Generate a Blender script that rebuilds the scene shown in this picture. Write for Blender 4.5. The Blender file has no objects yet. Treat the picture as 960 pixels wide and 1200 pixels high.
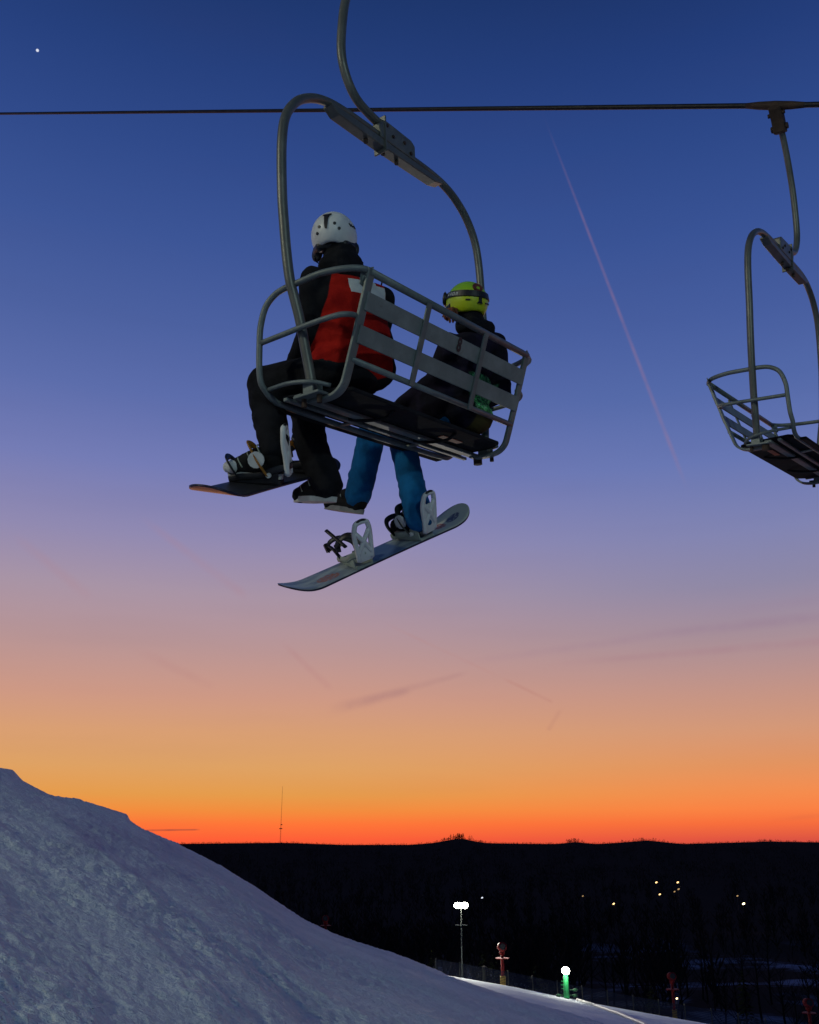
import bpy, bmesh, math, random
from mathutils import Vector, Matrix, Euler, noise
random.seed(7)
C = bpy.context.scene.collection
SC = bpy.context.scene
R_ = math.radians

# ------------------------------------------------------------------ camera
cam_d = bpy.data.cameras.new('camera'); cam = bpy.data.objects.new('camera', cam_d); C.objects.link(cam)
PITCH = math.atan(388/1108)
cam.location = (0, 0, 0); cam.rotation_euler = (math.pi/2 + PITCH, 0, 0)
cam_d.sensor_fit = 'VERTICAL'; cam_d.sensor_height = 24.0; cam_d.lens = 24.0*1108/1200
cam_d.clip_start = 0.05; cam_d.clip_end = 60000
SC.camera = cam
SC.view_settings.view_transform = 'Standard'; SC.view_settings.look = 'None'
SC.view_settings.exposure = 0.0; SC.view_settings.gamma = 1.0
SC.cycles.max_bounces = 5
SC.cycles.sample_clamp_indirect = 2.0

# ------------------------------------------------------------------ node helpers
def s2l(c):
    return tuple((v/255/12.92 if v/255 <= .04045 else ((v/255+.055)/1.055)**2.4) for v in c)
class NB:
    """tiny expression builder for shader node maths"""
    def __init__(s, nt): s.nt = nt; s.n = nt.nodes; s.l = nt.links
    def node(s, t, **k):
        n = s.n.new(t)
        for a, v in k.items(): setattr(n, a, v)
        return n
    def put(s, inp, v):
        if hasattr(v, 'node') or hasattr(v, 'is_output'): s.l.new(v, inp)
        else: inp.default_value = v
    def m(s, op, a, b=None, c=None, clamp=False):
        n = s.node('ShaderNodeMath', operation=op, use_clamp=clamp)
        s.put(n.inputs[0], a)
        if b is not None: s.put(n.inputs[1], b)
        if c is not None: s.put(n.inputs[2], c)
        return n.outputs[0]
    def step(s, x, a, b):
        n = s.node('ShaderNodeMapRange', interpolation_type='SMOOTHSTEP')
        s.put(n.inputs[0], x); n.inputs[1].default_value = a; n.inputs[2].default_value = b
        return n.outputs[0]
    def mix(s, f, a, b):
        n = s.node('ShaderNodeMix', data_type='RGBA')
        s.put(n.inputs[0], f)
        for i, v in ((6, a), (7, b)):
            if isinstance(v, tuple): n.inputs[i].default_value = (*v[:3], 1)
            else: s.l.new(v, n.inputs[i])
        return n.outputs[2]
    def noise(s, vec, scale, detail=4, rough=.55, dist=0.0):
        n = s.node('ShaderNodeTexNoise'); n.inputs['Scale'].default_value = scale
        n.inputs['Detail'].default_value = detail; n.inputs['Roughness'].default_value = rough
        n.inputs['Distortion'].default_value = dist
        if vec is not None: s.l.new(vec, n.inputs['Vector'])
        return n.outputs[0]
    def obj(s): return s.node('ShaderNodeTexCoord').outputs['Object']
    def xyz(s, v):
        n = s.node('ShaderNodeSeparateXYZ'); s.l.new(v, n.inputs[0]); return n.outputs
    def mapv(s, v, scale=(1,1,1), rot=(0,0,0)):
        n = s.node('ShaderNodeMapping'); s.l.new(v, n.inputs[0]); n.inputs['Scale'].default_value = scale; n.inputs['Rotation'].default_value = rot
        return n.outputs[0]

# ------------------------------------------------------------------ world: dusk sky by elevation and azimuth
W = bpy.data.worlds.new('World'); SC.world = W; W.use_nodes = True
nt = W.node_tree; nt.nodes.clear(); b = NB(nt)
tc = b.node('ShaderNodeTexCoord').outputs['Generated']
sx, sy, sz = b.xyz(tc)
elev = b.m('MULTIPLY', b.m('ARCSINE', sz), 180/math.pi)
azim = b.m('ARCTAN2', sx, sy)
def sky_ramp(rows):
    n = b.node('ShaderNodeValToRGB'); cr = n.color_ramp; cr.interpolation = 'LINEAR'
    while len(cr.elements) > 1: cr.elements.remove(cr.elements[-1])
    for i, (e, c) in enumerate(rows):
        p = ((e+2)/92)**.5
        el = cr.elements[0] if i == 0 else cr.elements.new(p)
        el.position = p; el.color = (*s2l(c), 1)
    f = b.m('POWER', b.m('DIVIDE', b.m('ADD', elev, 2.0), 92.0, clamp=True), .5)
    b.l.new(f, n.inputs[0]); return n.outputs[0]
def rows_for(tab):
    o = []
    for y, c in tab:
        o.append((math.degrees(PITCH + math.atan((600-y)/1108)), c))
    return o
left_tab = [(0,(30,55,110)),(100,(38,64,125)),(200,(48,74,138)),(300,(60,85,150)),(400,(76,97,160)),(480,(92,109,171)),(560,(116,124,181)),(640,(145,138,177)),(700,(168,148,166)),(760,(184,149,150)),(820,(206,153,133)),(860,(217,159,116)),(900,(223,162,100)),(932,(230,156,76)),(950,(243,142,62)),(966,(255,118,56)),(984,(255,95,55))]
right_tab = [(0,(28,52,106)),(100,(35,61,122)),(200,(45,72,136)),(300,(56,82,148)),(400,(70,93,158)),(480,(83,105,168)),(560,(103,119,179)),(640,(128,132,178)),(700,(142,136,166)),(760,(168,143,152)),(820,(196,148,134)),(860,(212,152,120)),(900,(228,148,96)),(932,(245,140,78)),(950,(252,130,68)),(966,(248,110,60)),(984,(222,84,66))]
hi = [(55,(25,46,98)),(90,(17,33,78))]
LR = list(reversed(rows_for(left_tab))) + hi
RR = list(reversed(rows_for(right_tab))) + hi
LR = [(-1.9,(150,60,45))] + LR; RR = [(-1.9,(130,52,45))] + RR
colL = sky_ramp(LR); colR = sky_ramp(RR)
col = b.mix(b.step(azim, -.15, .42), colL, colR)
# the afterglow fades round towards the back of the sky
bmix = b.mix(b.step(elev, 0, 60), s2l((40,66,100)), s2l((18,40,80)))
col = b.mix(b.step(b.m('ABSOLUTE', azim), .75, 1.9), col, bmix)
# soft uneven air and thin high cirrus streaks
n1 = b.noise(b.mapv(tc, (2.2, 2.2, 16)), 1.6, 3)
col = b.mix(b.m('MULTIPLY', b.step(n1, .45, .8), .035), col, s2l((70,55,90)))
def sky_dir(a, te): return Vector((math.sin(a), math.cos(a), te)).normalized()
def dotd(v):
    n = b.node('ShaderNodeVectorMath', operation='DOT_PRODUCT'); b.l.new(tc, n.inputs[0]); n.inputs[1].default_value = tuple(v); return n.outputs['Value']
def vapour_trail(p, q, w0, w1, amt, c, soft=.25):
    """a straight trail between two sky directions, along a great circle; w in radians, widening from p to q"""
    A, B = sky_dir(*p), sky_dir(*q); n = A.cross(B).normalized(); t_ = (B-A).normalized()
    d = b.m('ABSOLUTE', dotd(n)); s0, s1 = A.dot(t_), B.dot(t_)
    t = b.m('DIVIDE', b.m('SUBTRACT', dotd(t_), s0), s1-s0)
    w = b.m('ADD', b.m('MULTIPLY', t, w1-w0), w0)
    band = b.m('SUBTRACT', 1.0, b.step(b.m('DIVIDE', d, w), 0.0, 1.0))
    ends = b.m('MULTIPLY', b.step(t, 0.0, soft), b.m('SUBTRACT', 1.0, b.step(t, 1-soft*.4, 1.0)))
    brk = b.m('ADD', b.m('MULTIPLY', b.step(b.noise(b.mapv(tc, (26, 26, 26)), 1.6, 3), .3, .7), .5), .5)
    front = b.m('GREATER_THAN', sy, 0.0)
    return b.m('MULTIPLY', b.m('MULTIPLY', b.m('MULTIPLY', band, ends), b.m('MULTIPLY', brk, front)), amt), s2l(c)
for a in (((.1700,.905),(.3060,.352),.0016,.0038,.34,(158,118,140),.35),
          ((-.30,.335),(-.17,.245),.006,.008,.20,(176,128,138),.3), ((-.42,.30),(-.33,.235),.007,.009,.20,(178,130,138),.3),
          ((-.29,.190),(-.20,.150),.008,.007,.14,(176,120,122),.3), ((-.14,.205),(-.08,.150),.005,.006,.20,(176,118,122),.3),
          ((.04,.178),(.27,.2035),.006,.007,.16,(150,116,142),.4), ((.20,.2000),(.56,.2120),.007,.010,.22,(142,112,142),.3), ((.13,.1755),(.56,.1860),.005,.008,.20,(160,112,130),.3), ((.28,.222),(.56,.230),.007,.009,.10,(150,118,146),.4),
          ((-.037,.228),(.099,.163),.003,.003,.14,(186,128,122),.3), ((.095,.165),(.150,.137),.003,.003,.28,(180,120,112),.2), ((.158,.132),(.142,.108),.004,.004,.24,(176,118,108),.25),
          ((-.085,.130),(.065,.171),.009,.004,.20,(150,106,116),.3), ((-.090,.129),(.005,.152),.011,.006,.20,(150,106,116),.3),
          ((-.268,.0115),(-.205,.0125),.0016,.0012,.75,(120,60,62),.3), ((.34,.020),(.47,.030),.004,.003,.18,(190,90,70),.3)):
    f_, c_ = vapour_trail(*a); col = b.mix(f_, col, c_)
# the one bright evening star
st_ = b.step(dotd(sky_dir(-.466, .9035)), math.cos(.0016), math.cos(.0007)); col = b.mix(st_, col, (.75,.78,.9))
below = b.step(sz, -.035, -.02)
col = b.mix(below, s2l((30,34,52)), col)
bg = b.node('ShaderNodeBackground'); b.l.new(col, bg.inputs[0]); bg.inputs[1].default_value = 1.0
wo = b.node('ShaderNodeOutputWorld'); b.l.new(bg.outputs[0], wo.inputs[0])

# ------------------------------------------------------------------ lights: afterglow and the slope floodlight behind the viewer
sd = bpy.data.lights.new('sun', 'SUN'); sd.energy = 0.03; sd.angle = R_(12); sd.color = (1, .42, .16)
so = bpy.data.objects.new('sun', sd); C.objects.link(so); so.rotation_euler = (R_(90-1.5), 0, R_(180+8))
for nm, loc, e_, c_ in (('slope_floodlight', (9, -19, 8), 820, (.74, 1.0, .97)), ('slope_floodlight_uphill', (-20, -6, 13), 1250, (1.0, .98, .74))):
    fd = bpy.data.lights.new(nm, 'AREA'); fd.energy = e_; fd.size = .9; fd.color = c_
    fo = bpy.data.objects.new(nm, fd); C.objects.link(fo); fo.location = loc
    fo.rotation_euler = (Vector((0, 6, 1)) - fo.location).to_track_quat('-Z', 'Y').to_euler()

# ------------------------------------------------------------------ materials
MATS = {}
def mat(name, color, rough=.6, metal=0.0, bump=0.0, bscale=30.0, var=0.0, vscale=8.0, spec=.4, build=None):
    if name in MATS: return MATS[name]
    m = bpy.data.materials.new(name); m.use_nodes = True; q = NB(m.node_tree)
    p = m.node_tree.nodes['Principled BSDF']
    p.inputs['Roughness'].default_value = rough; p.inputs['Metallic'].default_value = metal
    p.inputs['Specular IOR Level'].default_value = spec
    co = q.obj(); c = None
    if build: c = build(q, co)
    else:
        c = q.mix(q.m('MULTIPLY', q.step(q.noise(co, vscale, 5), .3, .7), 1.0), tuple(v*(1-var) for v in color), tuple(min(1, v*(1+var)) for v in color))
    q.l.new(c, p.inputs['Base Color'])
    if bump:
        bn = q.node('ShaderNodeBump'); bn.inputs['Strength'].default_value = 1.0; bn.inputs['Distance'].default_value = bump
        q.l.new(q.noise(co, bscale, 6, .6), bn.inputs['Height']); q.l.new(bn.outputs[0], p.inputs['Normal'])
    MATS[name] = m; return m
def emis(name, color, strength):
    m = bpy.data.materials.new(name); m.use_nodes = True; p = m.node_tree.nodes['Principled BSDF']
    p.inputs['Base Color'].default_value = (*color, 1); p.inputs['Emission Color'].default_value = (*color, 1)
    p.inputs['Emission Strength'].default_value = strength
    return m
def rust_build(c0, c1, amt=.5):
    def f(q, co):
        a = q.mix(q.step(q.noise(co, 5, 6, .65), .35, .75), c0, c1)
        r = q.m('MULTIPLY', q.step(q.noise(co, 17, 6, .7), .60, .72), amt)
        return q.mix(r, a, (.09, .05, .025))
    return f
M_STEEL = mat('galvanised_steel', None, .5, .25, .0008, 60, build=rust_build((.12,.145,.14), (.22,.245,.23), .7))
M_BAIL = mat('weathered_steel_tube', None, .42, .35, .0008, 50, build=rust_build((.11,.115,.10), (.17,.17,.145), .7))
M_SLAT = mat('grey_slat_paint', None, .55, .1, .0008, 70, build=rust_build((.15,.18,.17), (.23,.265,.25), .5))
M_SEAT = mat('dark_seat_board', (.014,.014,.016), .9, 0, .002, 25, .3, spec=.12)
M_BOLT = mat('rusty_bolt', (.05,.03,.02), .7, .3, .0005, 80, .3)
M_BLACK = mat('black_plastic', (.012,.012,.014), .45, 0, .0005, 60, .3)
M_RUBBER = mat('black_rope', (.012,.013,.016), .5, .4, .002, 90, .3)
M_WHITE = mat('white_plastic', (.62,.63,.6), .4, 0, .0004, 30, .06)
M_PALE = mat('pale_green_plastic', (.28,.33,.27), .5, 0, .001, 40, .2)
M_ORANGE = mat('amber_strap', (.30,.13,.015), .5, 0, .0008, 60, .25)
M_ORBASE = mat('orange_snowboard_base', (.85,.24,.07), .35, 0, 0, 10, .1)
M_SKIN = mat('skin', (.42,.26,.19), .5, 0, .0005, 60, .1)
M_PANTS = mat('black_trouser_cloth', (.008,.008,.010), .9, 0, .004, 40, .4, spec=.15)
M_BLUEP = mat('blue_trouser_cloth', (.006,.10,.26), .9, 0, .004, 40, .25, spec=.15)
M_SHELL = mat('black_boot_leather', (.010,.010,.011), .75, 0, .002, 50, .4, spec=.15)
M_HAIR = mat('auburn_hair', (.16,.045,.02), .6, 0, .002, 120, .4)
M_GLASS = mat('goggle_lens', (.02,.02,.03), .1, 0)

# ------------------------------------------------------------------ mesh helpers
def link_mesh(name, me, m=None, parent=None, smooth=True):
    o = bpy.data.objects.new(name, me); C.objects.link(o)
    if m is not None:
        for k in (m if isinstance(m, (list, tuple)) else [m]): me.materials.append(k)
    if smooth and len(me.polygons): me.polygons.foreach_set('use_smooth', [True]*len(me.polygons))
    if parent is not None: o.parent = parent
    return o
def from_bm(name, bm, m=None, parent=None, smooth=False):
    me = bpy.data.meshes.new(name); bm.to_mesh(me); bm.free()
    return link_mesh(name, me, m, parent, smooth)
def catmull(pts, n=8):
    P = [Vector(p) for p in pts]
    if len(P) < 3: return P
    P = [P[0]*2-P[1]] + P + [P[-1]*2-P[-2]]; o = []
    for i in range(1, len(P)-2):
        for k in range(n):
            t = k/n; a, b_, c, d = P[i-1:i+3]
            o.append(.5*((2*b_)+(c-a)*t+(2*a-5*b_+4*c-d)*t*t+(3*b_-a-3*c+d)*t**3))
    o.append(P[-2]); return o
def add_tube(bm, pts, r, seg=12, flat=None, up=None, caps=True):
    """r: radius or list; flat=(w,t) makes an elliptical or strap section with 'up' as its thin axis"""
    n = len(pts); pts = [Vector(p) for p in pts]; rings = []
    ref = Vector(up) if up is not None else None
    prev = None
    for i, p in enumerate(pts):
        t = (pts[min(i+1, n-1)]-pts[max(i-1, 0)]).normalized()
        if ref is not None: u = ref - t*ref.dot(t)
        elif prev is not None: u = prev - t*prev.dot(t)
        else:
            a = Vector((0, 0, 1)) if abs(t.z) < .9 else Vector((1, 0, 0)); u = a - t*a.dot(t)
        u.normalize(); v = t.cross(u); prev = u
        rr = r[i] if isinstance(r, (list, tuple)) else r
        ring = []
        for k in range(seg):
            a = 2*math.pi*k/seg
            if flat: ring.append(bm.verts.new(p + v*(math.cos(a)*flat[0]) + u*(math.sin(a)*flat[1])))
            else: ring.append(bm.verts.new(p + (v*math.cos(a)+u*math.sin(a))*rr))
        rings.append(ring)
    for i in range(n-1):
        for k in range(seg):
            bm.faces.new((rings[i][k], rings[i][(k+1) % seg], rings[i+1][(k+1) % seg], rings[i+1][k]))
    if caps: bm.faces.new(list(reversed(rings[0]))); bm.faces.new(rings[-1])
def tube(name, pts, r, m, parent=None, seg=12, sm=8, **k):
    bm = bmesh.new(); add_tube(bm, catmull(pts, sm) if sm else pts, r, seg, **k)
    bmesh.ops.recalc_face_normals(bm, faces=bm.faces)
    return from_bm(name, bm, m, parent, True)
def add_beam(bm, a, b_, wdir, w, t, bev=.0):
    """a rectangular bar from a to b_, w wide along wdir and t thick across"""
    a = Vector(a); b_ = Vector(b_); d = (b_-a).normalized(); u = Vector(wdir); u = (u-d*u.dot(d)).normalized(); v = d.cross(u)
    vs = []
    for p in (a, b_):
        for s, q in ((-1,-1), (1,-1), (1,1), (-1,1)): vs.append(bm.verts.new(p+u*(w/2*s)+v*(t/2*q)))
    fs = [bm.faces.new([vs[k] for k in f]) for f in ((3,2,1,0), (4,5,6,7), (0,1,5,4), (1,2,6,5), (2,3,7,6), (3,0,4,7))]
    if bev:
        es = list({e for f in fs for e in f.edges}); bmesh.ops.bevel(bm, geom=es, offset=bev, segments=2, affect='EDGES', profile=.5)
def beam(name, a, b_, wdir, w, t, m, parent=None, bev=.004):
    bm = bmesh.new(); add_beam(bm, a, b_, wdir, w, t, bev); bmesh.ops.recalc_face_normals(bm, faces=bm.faces)
    return from_bm(name, bm, m, parent)
def prism(name, outline, axis, depth, m, parent=None, bev=.003):
    """outline: 3-D points in a plane; extruded symmetrically along axis"""
    bm = bmesh.new(); ax = Vector(axis).normalized()*(depth/2)
    lo = [bm.verts.new(Vector(p)-ax) for p in outline]; hi_ = [bm.verts.new(Vector(p)+ax) for p in outline]; n = len(lo)
    bm.faces.new(lo); bm.faces.new(list(reversed(hi_)))
    for i in range(n): bm.faces.new((lo[i], hi_[i], hi_[(i+1) % n], lo[(i+1) % n]))
    bmesh.ops.recalc_face_normals(bm, faces=bm.faces)
    if bev: bmesh.ops.bevel(bm, geom=list(bm.edges), offset=bev, segments=2, affect='EDGES', profile=.5)
    return from_bm(name, bm, m, parent)
def add_ball(bm, c, r, sub=2, mat3=None):
    M = Matrix.Translation(Vector(c)) @ (mat3.to_4x4() if mat3 else Matrix.Identity(4)) @ Matrix.Diagonal((*(r if isinstance(r, (tuple, list)) else (r, r, r)), 1))
    bmesh.ops.create_icosphere(bm, subdivisions=sub, radius=1, matrix=M)
def disc_stud(bm, c, axis, r, h, seg=10):
    add_tube(bm, [Vector(c)-Vector(axis).normalized()*h/2, Vector(c)+Vector(axis).normalized()*h/2], r, seg)
def blob(name, shapes, m, parent=None, vox=.013, wr=0.0, wf=9.0, seed=0, smooth=3, origin=(0,0,0)):
    """one continuous skin grown round tapered limbs: shapes are ('c',a,ra,b,rb) limbs and ('e',centre,radii[,rotation]) swellings"""
    bm = bmesh.new(); O = Vector(origin)
    for s in shapes:
        if s[0] == 'c':
            a, ra, e, rb = Vector(s[1]), s[2], Vector(s[3]), s[4]
            add_ball(bm, a, ra); add_ball(bm, e, rb)
            add_tube(bm, [a, e], [ra, rb], 16, caps=True)
        else: add_ball(bm, s[1], s[2], 3, Euler(s[3]).to_matrix() if len(s) > 3 else None)
    bmesh.ops.translate(bm, verts=bm.verts, vec=-O)
    bmesh.ops.recalc_face_normals(bm, faces=bm.faces)
    me = bpy.data.meshes.new(name+'_raw'); bm.to_mesh(me); bm.free()
    o = bpy.data.objects.new(name+'_raw', me); C.objects.link(o)
    r = o.modifiers.new('r', 'REMESH'); r.mode = 'VOXEL'; r.voxel_size = vox
    s = o.modifiers.new('s', 'SMOOTH'); s.iterations = smooth*2; s.factor = .5
    dg = bpy.context.evaluated_depsgraph_get(); out = bpy.data.meshes.new_from_object(o.evaluated_get(dg)); out.name = name
    bpy.data.objects.remove(o); bpy.data.meshes.remove(me)
    if wr:
        nn = [v.normal.copy() for v in out.vertices]; off = Vector((seed*3.1, seed*1.7, seed))
        for v, n_ in zip(out.vertices, nn):
            p = v.co*wf + off
            w = noise.noise(p + Vector((0, 0, noise.noise(p*.7)*1.5)))
            f = (1-abs(w)*2.2)
            f2 = noise.noise(Vector((p.x*1.2, p.y*1.2, p.z*3.2)))
            v.co += n_*wr*(.6*f*f*(1 if f > 0 else 0) - .3 + .7*f2)
    return link_mesh(name, out, m, parent, True)
def empty(name, label, cat, M=Matrix.Identity(4), group=None):
    o = bpy.data.objects.new(name, None); C.objects.link(o); o.empty_display_size = .2; o.matrix_world = M
    return tag(o, label, cat, group)
def tag(o, label, cat, group=None):
    o['label'] = label; o['category'] = cat
    if group: o['group'] = group
    return o
def struct(o, kind='structure'): o['kind'] = kind; return o
def place(az, te, r):
    """a point at azimuth az, r metres off, te = height over distance"""
    return Vector((math.sin(az)*r, math.cos(az)*r, te*r))
def interp(T, x):
    if x <= T[0][0]: return T[0][1]
    for (a, u), (c, v) in zip(T, T[1:]):
        if x <= c: return u+(v-u)*(x-a)/(c-a)
    return T[-1][1]

# ================================================================== TERRAIN
def snow_build(q, co):
    n_ = q.noise(co, .7, 5, .6)
    return q.mix(q.step(n_, .3, .7), (.66,.74,.80), (.78,.85,.90))
def snow_mat(name, d1, s1, d2, s2):
    m = bpy.data.materials.new(name); m.use_nodes = True; q = NB(m.node_tree); p = m.node_tree.nodes['Principled BSDF']
    p.inputs['Roughness'].default_value = .75; p.inputs['Specular IOR Level'].default_value = .08
    co = q.obj(); q.l.new(snow_build(q, co), p.inputs['Base Color'])
    b1 = q.node('ShaderNodeBump'); b1.inputs['Distance'].default_value = d1; q.l.new(q.noise(co, s1, 6, .62), b1.inputs['Height'])
    b2 = q.node('ShaderNodeBump'); b2.inputs['Distance'].default_value = d2; q.l.new(q.noise(co, s2, 4, .6), b2.inputs['Height'])
    q.l.new(b1.outputs[0], b2.inputs['Normal']); q.l.new(b2.outputs[0], p.inputs['Normal'])
    return m
M_SNOW = snow_mat('packed_snow', .11, 5.5, .028, 26)
NEAR = [(-0.397,0.0669),(-0.3856,0.0655),(-0.3753,0.0555),(-0.3485,0.0418),(-0.3369,0.0405),(-0.3171,0.0372),(-0.2969,0.0319),(-0.2775,0.0262),(-0.2740,0.0203),(-0.2633,0.0133),(-0.2467,0.0063),(-0.2301,0.0),(-0.1923,-0.0173),(-0.15,-0.0407),(-0.1077,-0.0679),(-0.0826,-0.0794),(-0.066,-0.0871),(-0.0494,-0.0932),(-0.0247,-0.0975),(0.0,-0.1053),(0.0262,-0.1149),(0.0383,-0.1208),(0.0569,-0.1258),(0.081,-0.1329),(0.1104,-0.1412),(0.1403,-0.1479),(0.1752,-0.1563),(0.2205,-0.1674),(0.3604,-0.2094)]
def e_smooth(az):
    w = 1/(1+math.exp(-(abs(az+.02)-.42)*30))
    base = -.43*math.sin(az) - .115*math.cos(az)
    a = max(-.43, min(.43, az))
    if az < -.397: d = .0640 + .10*(-.397-max(az, -.6))
    elif az > .36: d = -.2094 - .3*(min(az, .6)-.36)
    else:
        # broad shape of the crest, its small ledges come separately
        d = sum(interp(NEAR, az+k*.012) for k in range(-3, 4))/7
    return d*(1-w)+base*w
def fb(x, y, z=0.0, o=4, h=.55):
    s = 0; a = 1; f = 1
    for _ in range(o): s += a*noise.noise(Vector((x*f, y*f, z))); a *= h; f *= 2.03
    return s
def near_height(az, r):
    rc = 27 + 5*math.sin(az*3+1)
    E = e_smooth(az); t = r/rc
    det = (interp(NEAR, az)-E) if -.43 < az < .36 else 0.0
    det *= math.exp(-((t-1)/.16)**2)
    x, y = math.sin(az)*r, math.cos(az)*r
    k = 1.7 if t < 1 else 5.0
    z = (E+det)*r - k*(1-t)**2
    if r > 34: z -= (r-34)**2*.012
    fade = min(1, max(0, (1.15-t)*4)) * min(1, r/4)
    rough = min(1, abs(1-t)*5)
    # ski tracks and ploughed berms that run down across the slope, plus lumps of frozen chop
    u = x*.62 - y*.79; v = x*.79 + y*.62 + .35*fb(x*.16, y*.16, 11, 2)
    br = fb(u*.16, v*.7, 3.1, 3)
    z += .06*br*fade*rough
    for v0, hgt, wd in ((3.25,.16,.22), (2.45,-.14,.30), (2.95,-.06,.3), (1.5,.10,.25), (4.5,.12,.30), (5.3,-.08,.3), (6.2,.14,.35), (8.0,.16,.5), (9.6,-.12,.5), (11.5,.15,.6), (14.5,.15,.8), (.4,.08,.3)):
        g = math.exp(-((v-v0-.2*fb(u*.4, v0, 2, 2))/wd)**2)
        if g > .01: z += .55*hgt*g*(.65+.7*fb(u*.5, v0, 7, 2))*fade*rough
    den = .35+1.1*max(0, fb(x*.35, y*.35, 5, 2)+.25)
    lump = fb(x*2.6, y*2.6, 1.0, 3, .6)
    z += .030*lump*den*fade + .020*fb(x*6.5, y*6.5, 3.0, 3, .65)*(.5+den)*fade
    rdg = 1-abs(fb(x*2.2+1.1*fb(x*.9, y*.9, 2, 2), y*2.2, 6, 3))*2
    z += .010*rdg*den*fade*rough
    return z
def polar_sheet(name, azs, rs, hf, m):
    vs = [(math.sin(a)*r, math.cos(a)*r, hf(a, r)) for a in azs for r in rs]; n = len(rs)
    fs = [(i*n+j, i*n+j+1, (i+1)*n+j+1, (i+1)*n+j) for i in range(len(azs)-1) for j in range(n-1)]
    me = bpy.data.meshes.new(name); me.from_pydata(vs, [], fs); me.update()
    return link_mesh(name, me, m)
def lin(a, c, n): return [a+(c-a)*i/(n-1) for i in range(n)]
azs = lin(-math.pi, -.46, 60)[:-1] + lin(-.46, .42, 620) + lin(.42, math.pi, 60)[1:]
rs = [.02] + [1.2*(3.5/1.2)**(i/30) for i in range(30)] + [3.5*(48/3.5)**(i/520) for i in range(521)]
hill = struct(polar_sheet('snow_slope', azs, rs, near_height, M_SNOW))

RUN = [(-0.3,-.09),(-0.0655,-0.1058),(0.0163,-0.1164),(0.0383,-0.1201),(0.0627,-0.1221),(0.0852,-0.127),(0.1212,-0.1324),(0.1566,-0.1389),(0.1915,-0.1445),(0.2669,-0.1538),(0.366,-0.1668),(.6,-.20)]
def run_height(az, r):
    E = sum(interp(RUN, az+k*.02) for k in range(-2, 3))/5
    t = r/110; z = E*r - (7.0 if t < 1 else 60)*(1-t)**2
    x, y = math.sin(az)*r, math.cos(az)*r
    return z + .12*fb(x*.25, y*.25, 4, 3)*min(1, abs(1-t)*8)
struct(polar_sheet('groomed_run', lin(-.3, .6, 160), [34+i*1.0 for i in range(100)], run_height, snow_mat('groomed_snow', .12, .9, .03, 6)))

HOR = [(-0.3883,0.0015),(-0.2341,0.0),(-0.1271,0.0012),(-0.068,-0.0008),(0.0,-0.0008),(0.0341,0.0016),(0.0681,0.0008),(0.1355,0.0),(0.1852,0.0),(0.2181,0.0016),(0.2343,0.0023),(0.2661,0.0),(0.3209,0.0015),(0.3438,0.0023),(0.3883,0.0015)]
def valley_height(az, r):
    x, y = math.sin(az)*r, math.cos(az)*r
    E = interp(HOR, az) if abs(az) < .39 else .0012+.001*math.sin(az*9)
    E2 = .0048*math.exp(-((az-.0512)/.016)**2) + .0022*math.exp(-((az-.164)/.012)**2) + .0012*math.exp(-((az-.232)/.02)**2)
    E += E2*.75
    base = -26 - 16*min(1, max(0, (r-130)/300)) + 3*fb(x/90, y/90, 2, 3)
    rc = 3800; far = E*r - 1.0*34*(1-r/rc)**2 - 3.0
    w = min(1, max(0, (r-500)/2200)); w = w*w*(3-2*w)
    if r > rc: far -= (r-rc)**2*3e-5
    return base*(1-w) + far*w
def valley_build(q, co):
    big = q.noise(co, .012, 5, .6); mid = q.noise(co, .05, 5, .65)
    x_, y_, z_ = q.xyz(co); rr_ = q.m('SQRT', q.m('ADD', q.m('MULTIPLY', x_, x_), q.m('MULTIPLY', y_, y_)))
    patch = q.step(q.m('ADD', q.m('MULTIPLY', big, .6), q.m('MULTIPLY', mid, .4)), .50, .60)
    patch = q.m('MULTIPLY', patch, q.m('SUBTRACT', 1.0, q.step(rr_, 330, 520)))
    return q.mix(patch, (.050,.038,.032), (.22,.26,.34))
M_VAL = mat('valley_floor', None, 1.0, spec=0.0, build=valley_build)
azv = lin(-math.pi, -.6, 30)[:-1] + lin(-.6, .6, 240) + lin(.6, math.pi, 30)[1:]
struct(polar_sheet('valley', azv, [60*(9000/60)**(i/150) for i in range(151)], valley_height, M_VAL))

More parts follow.
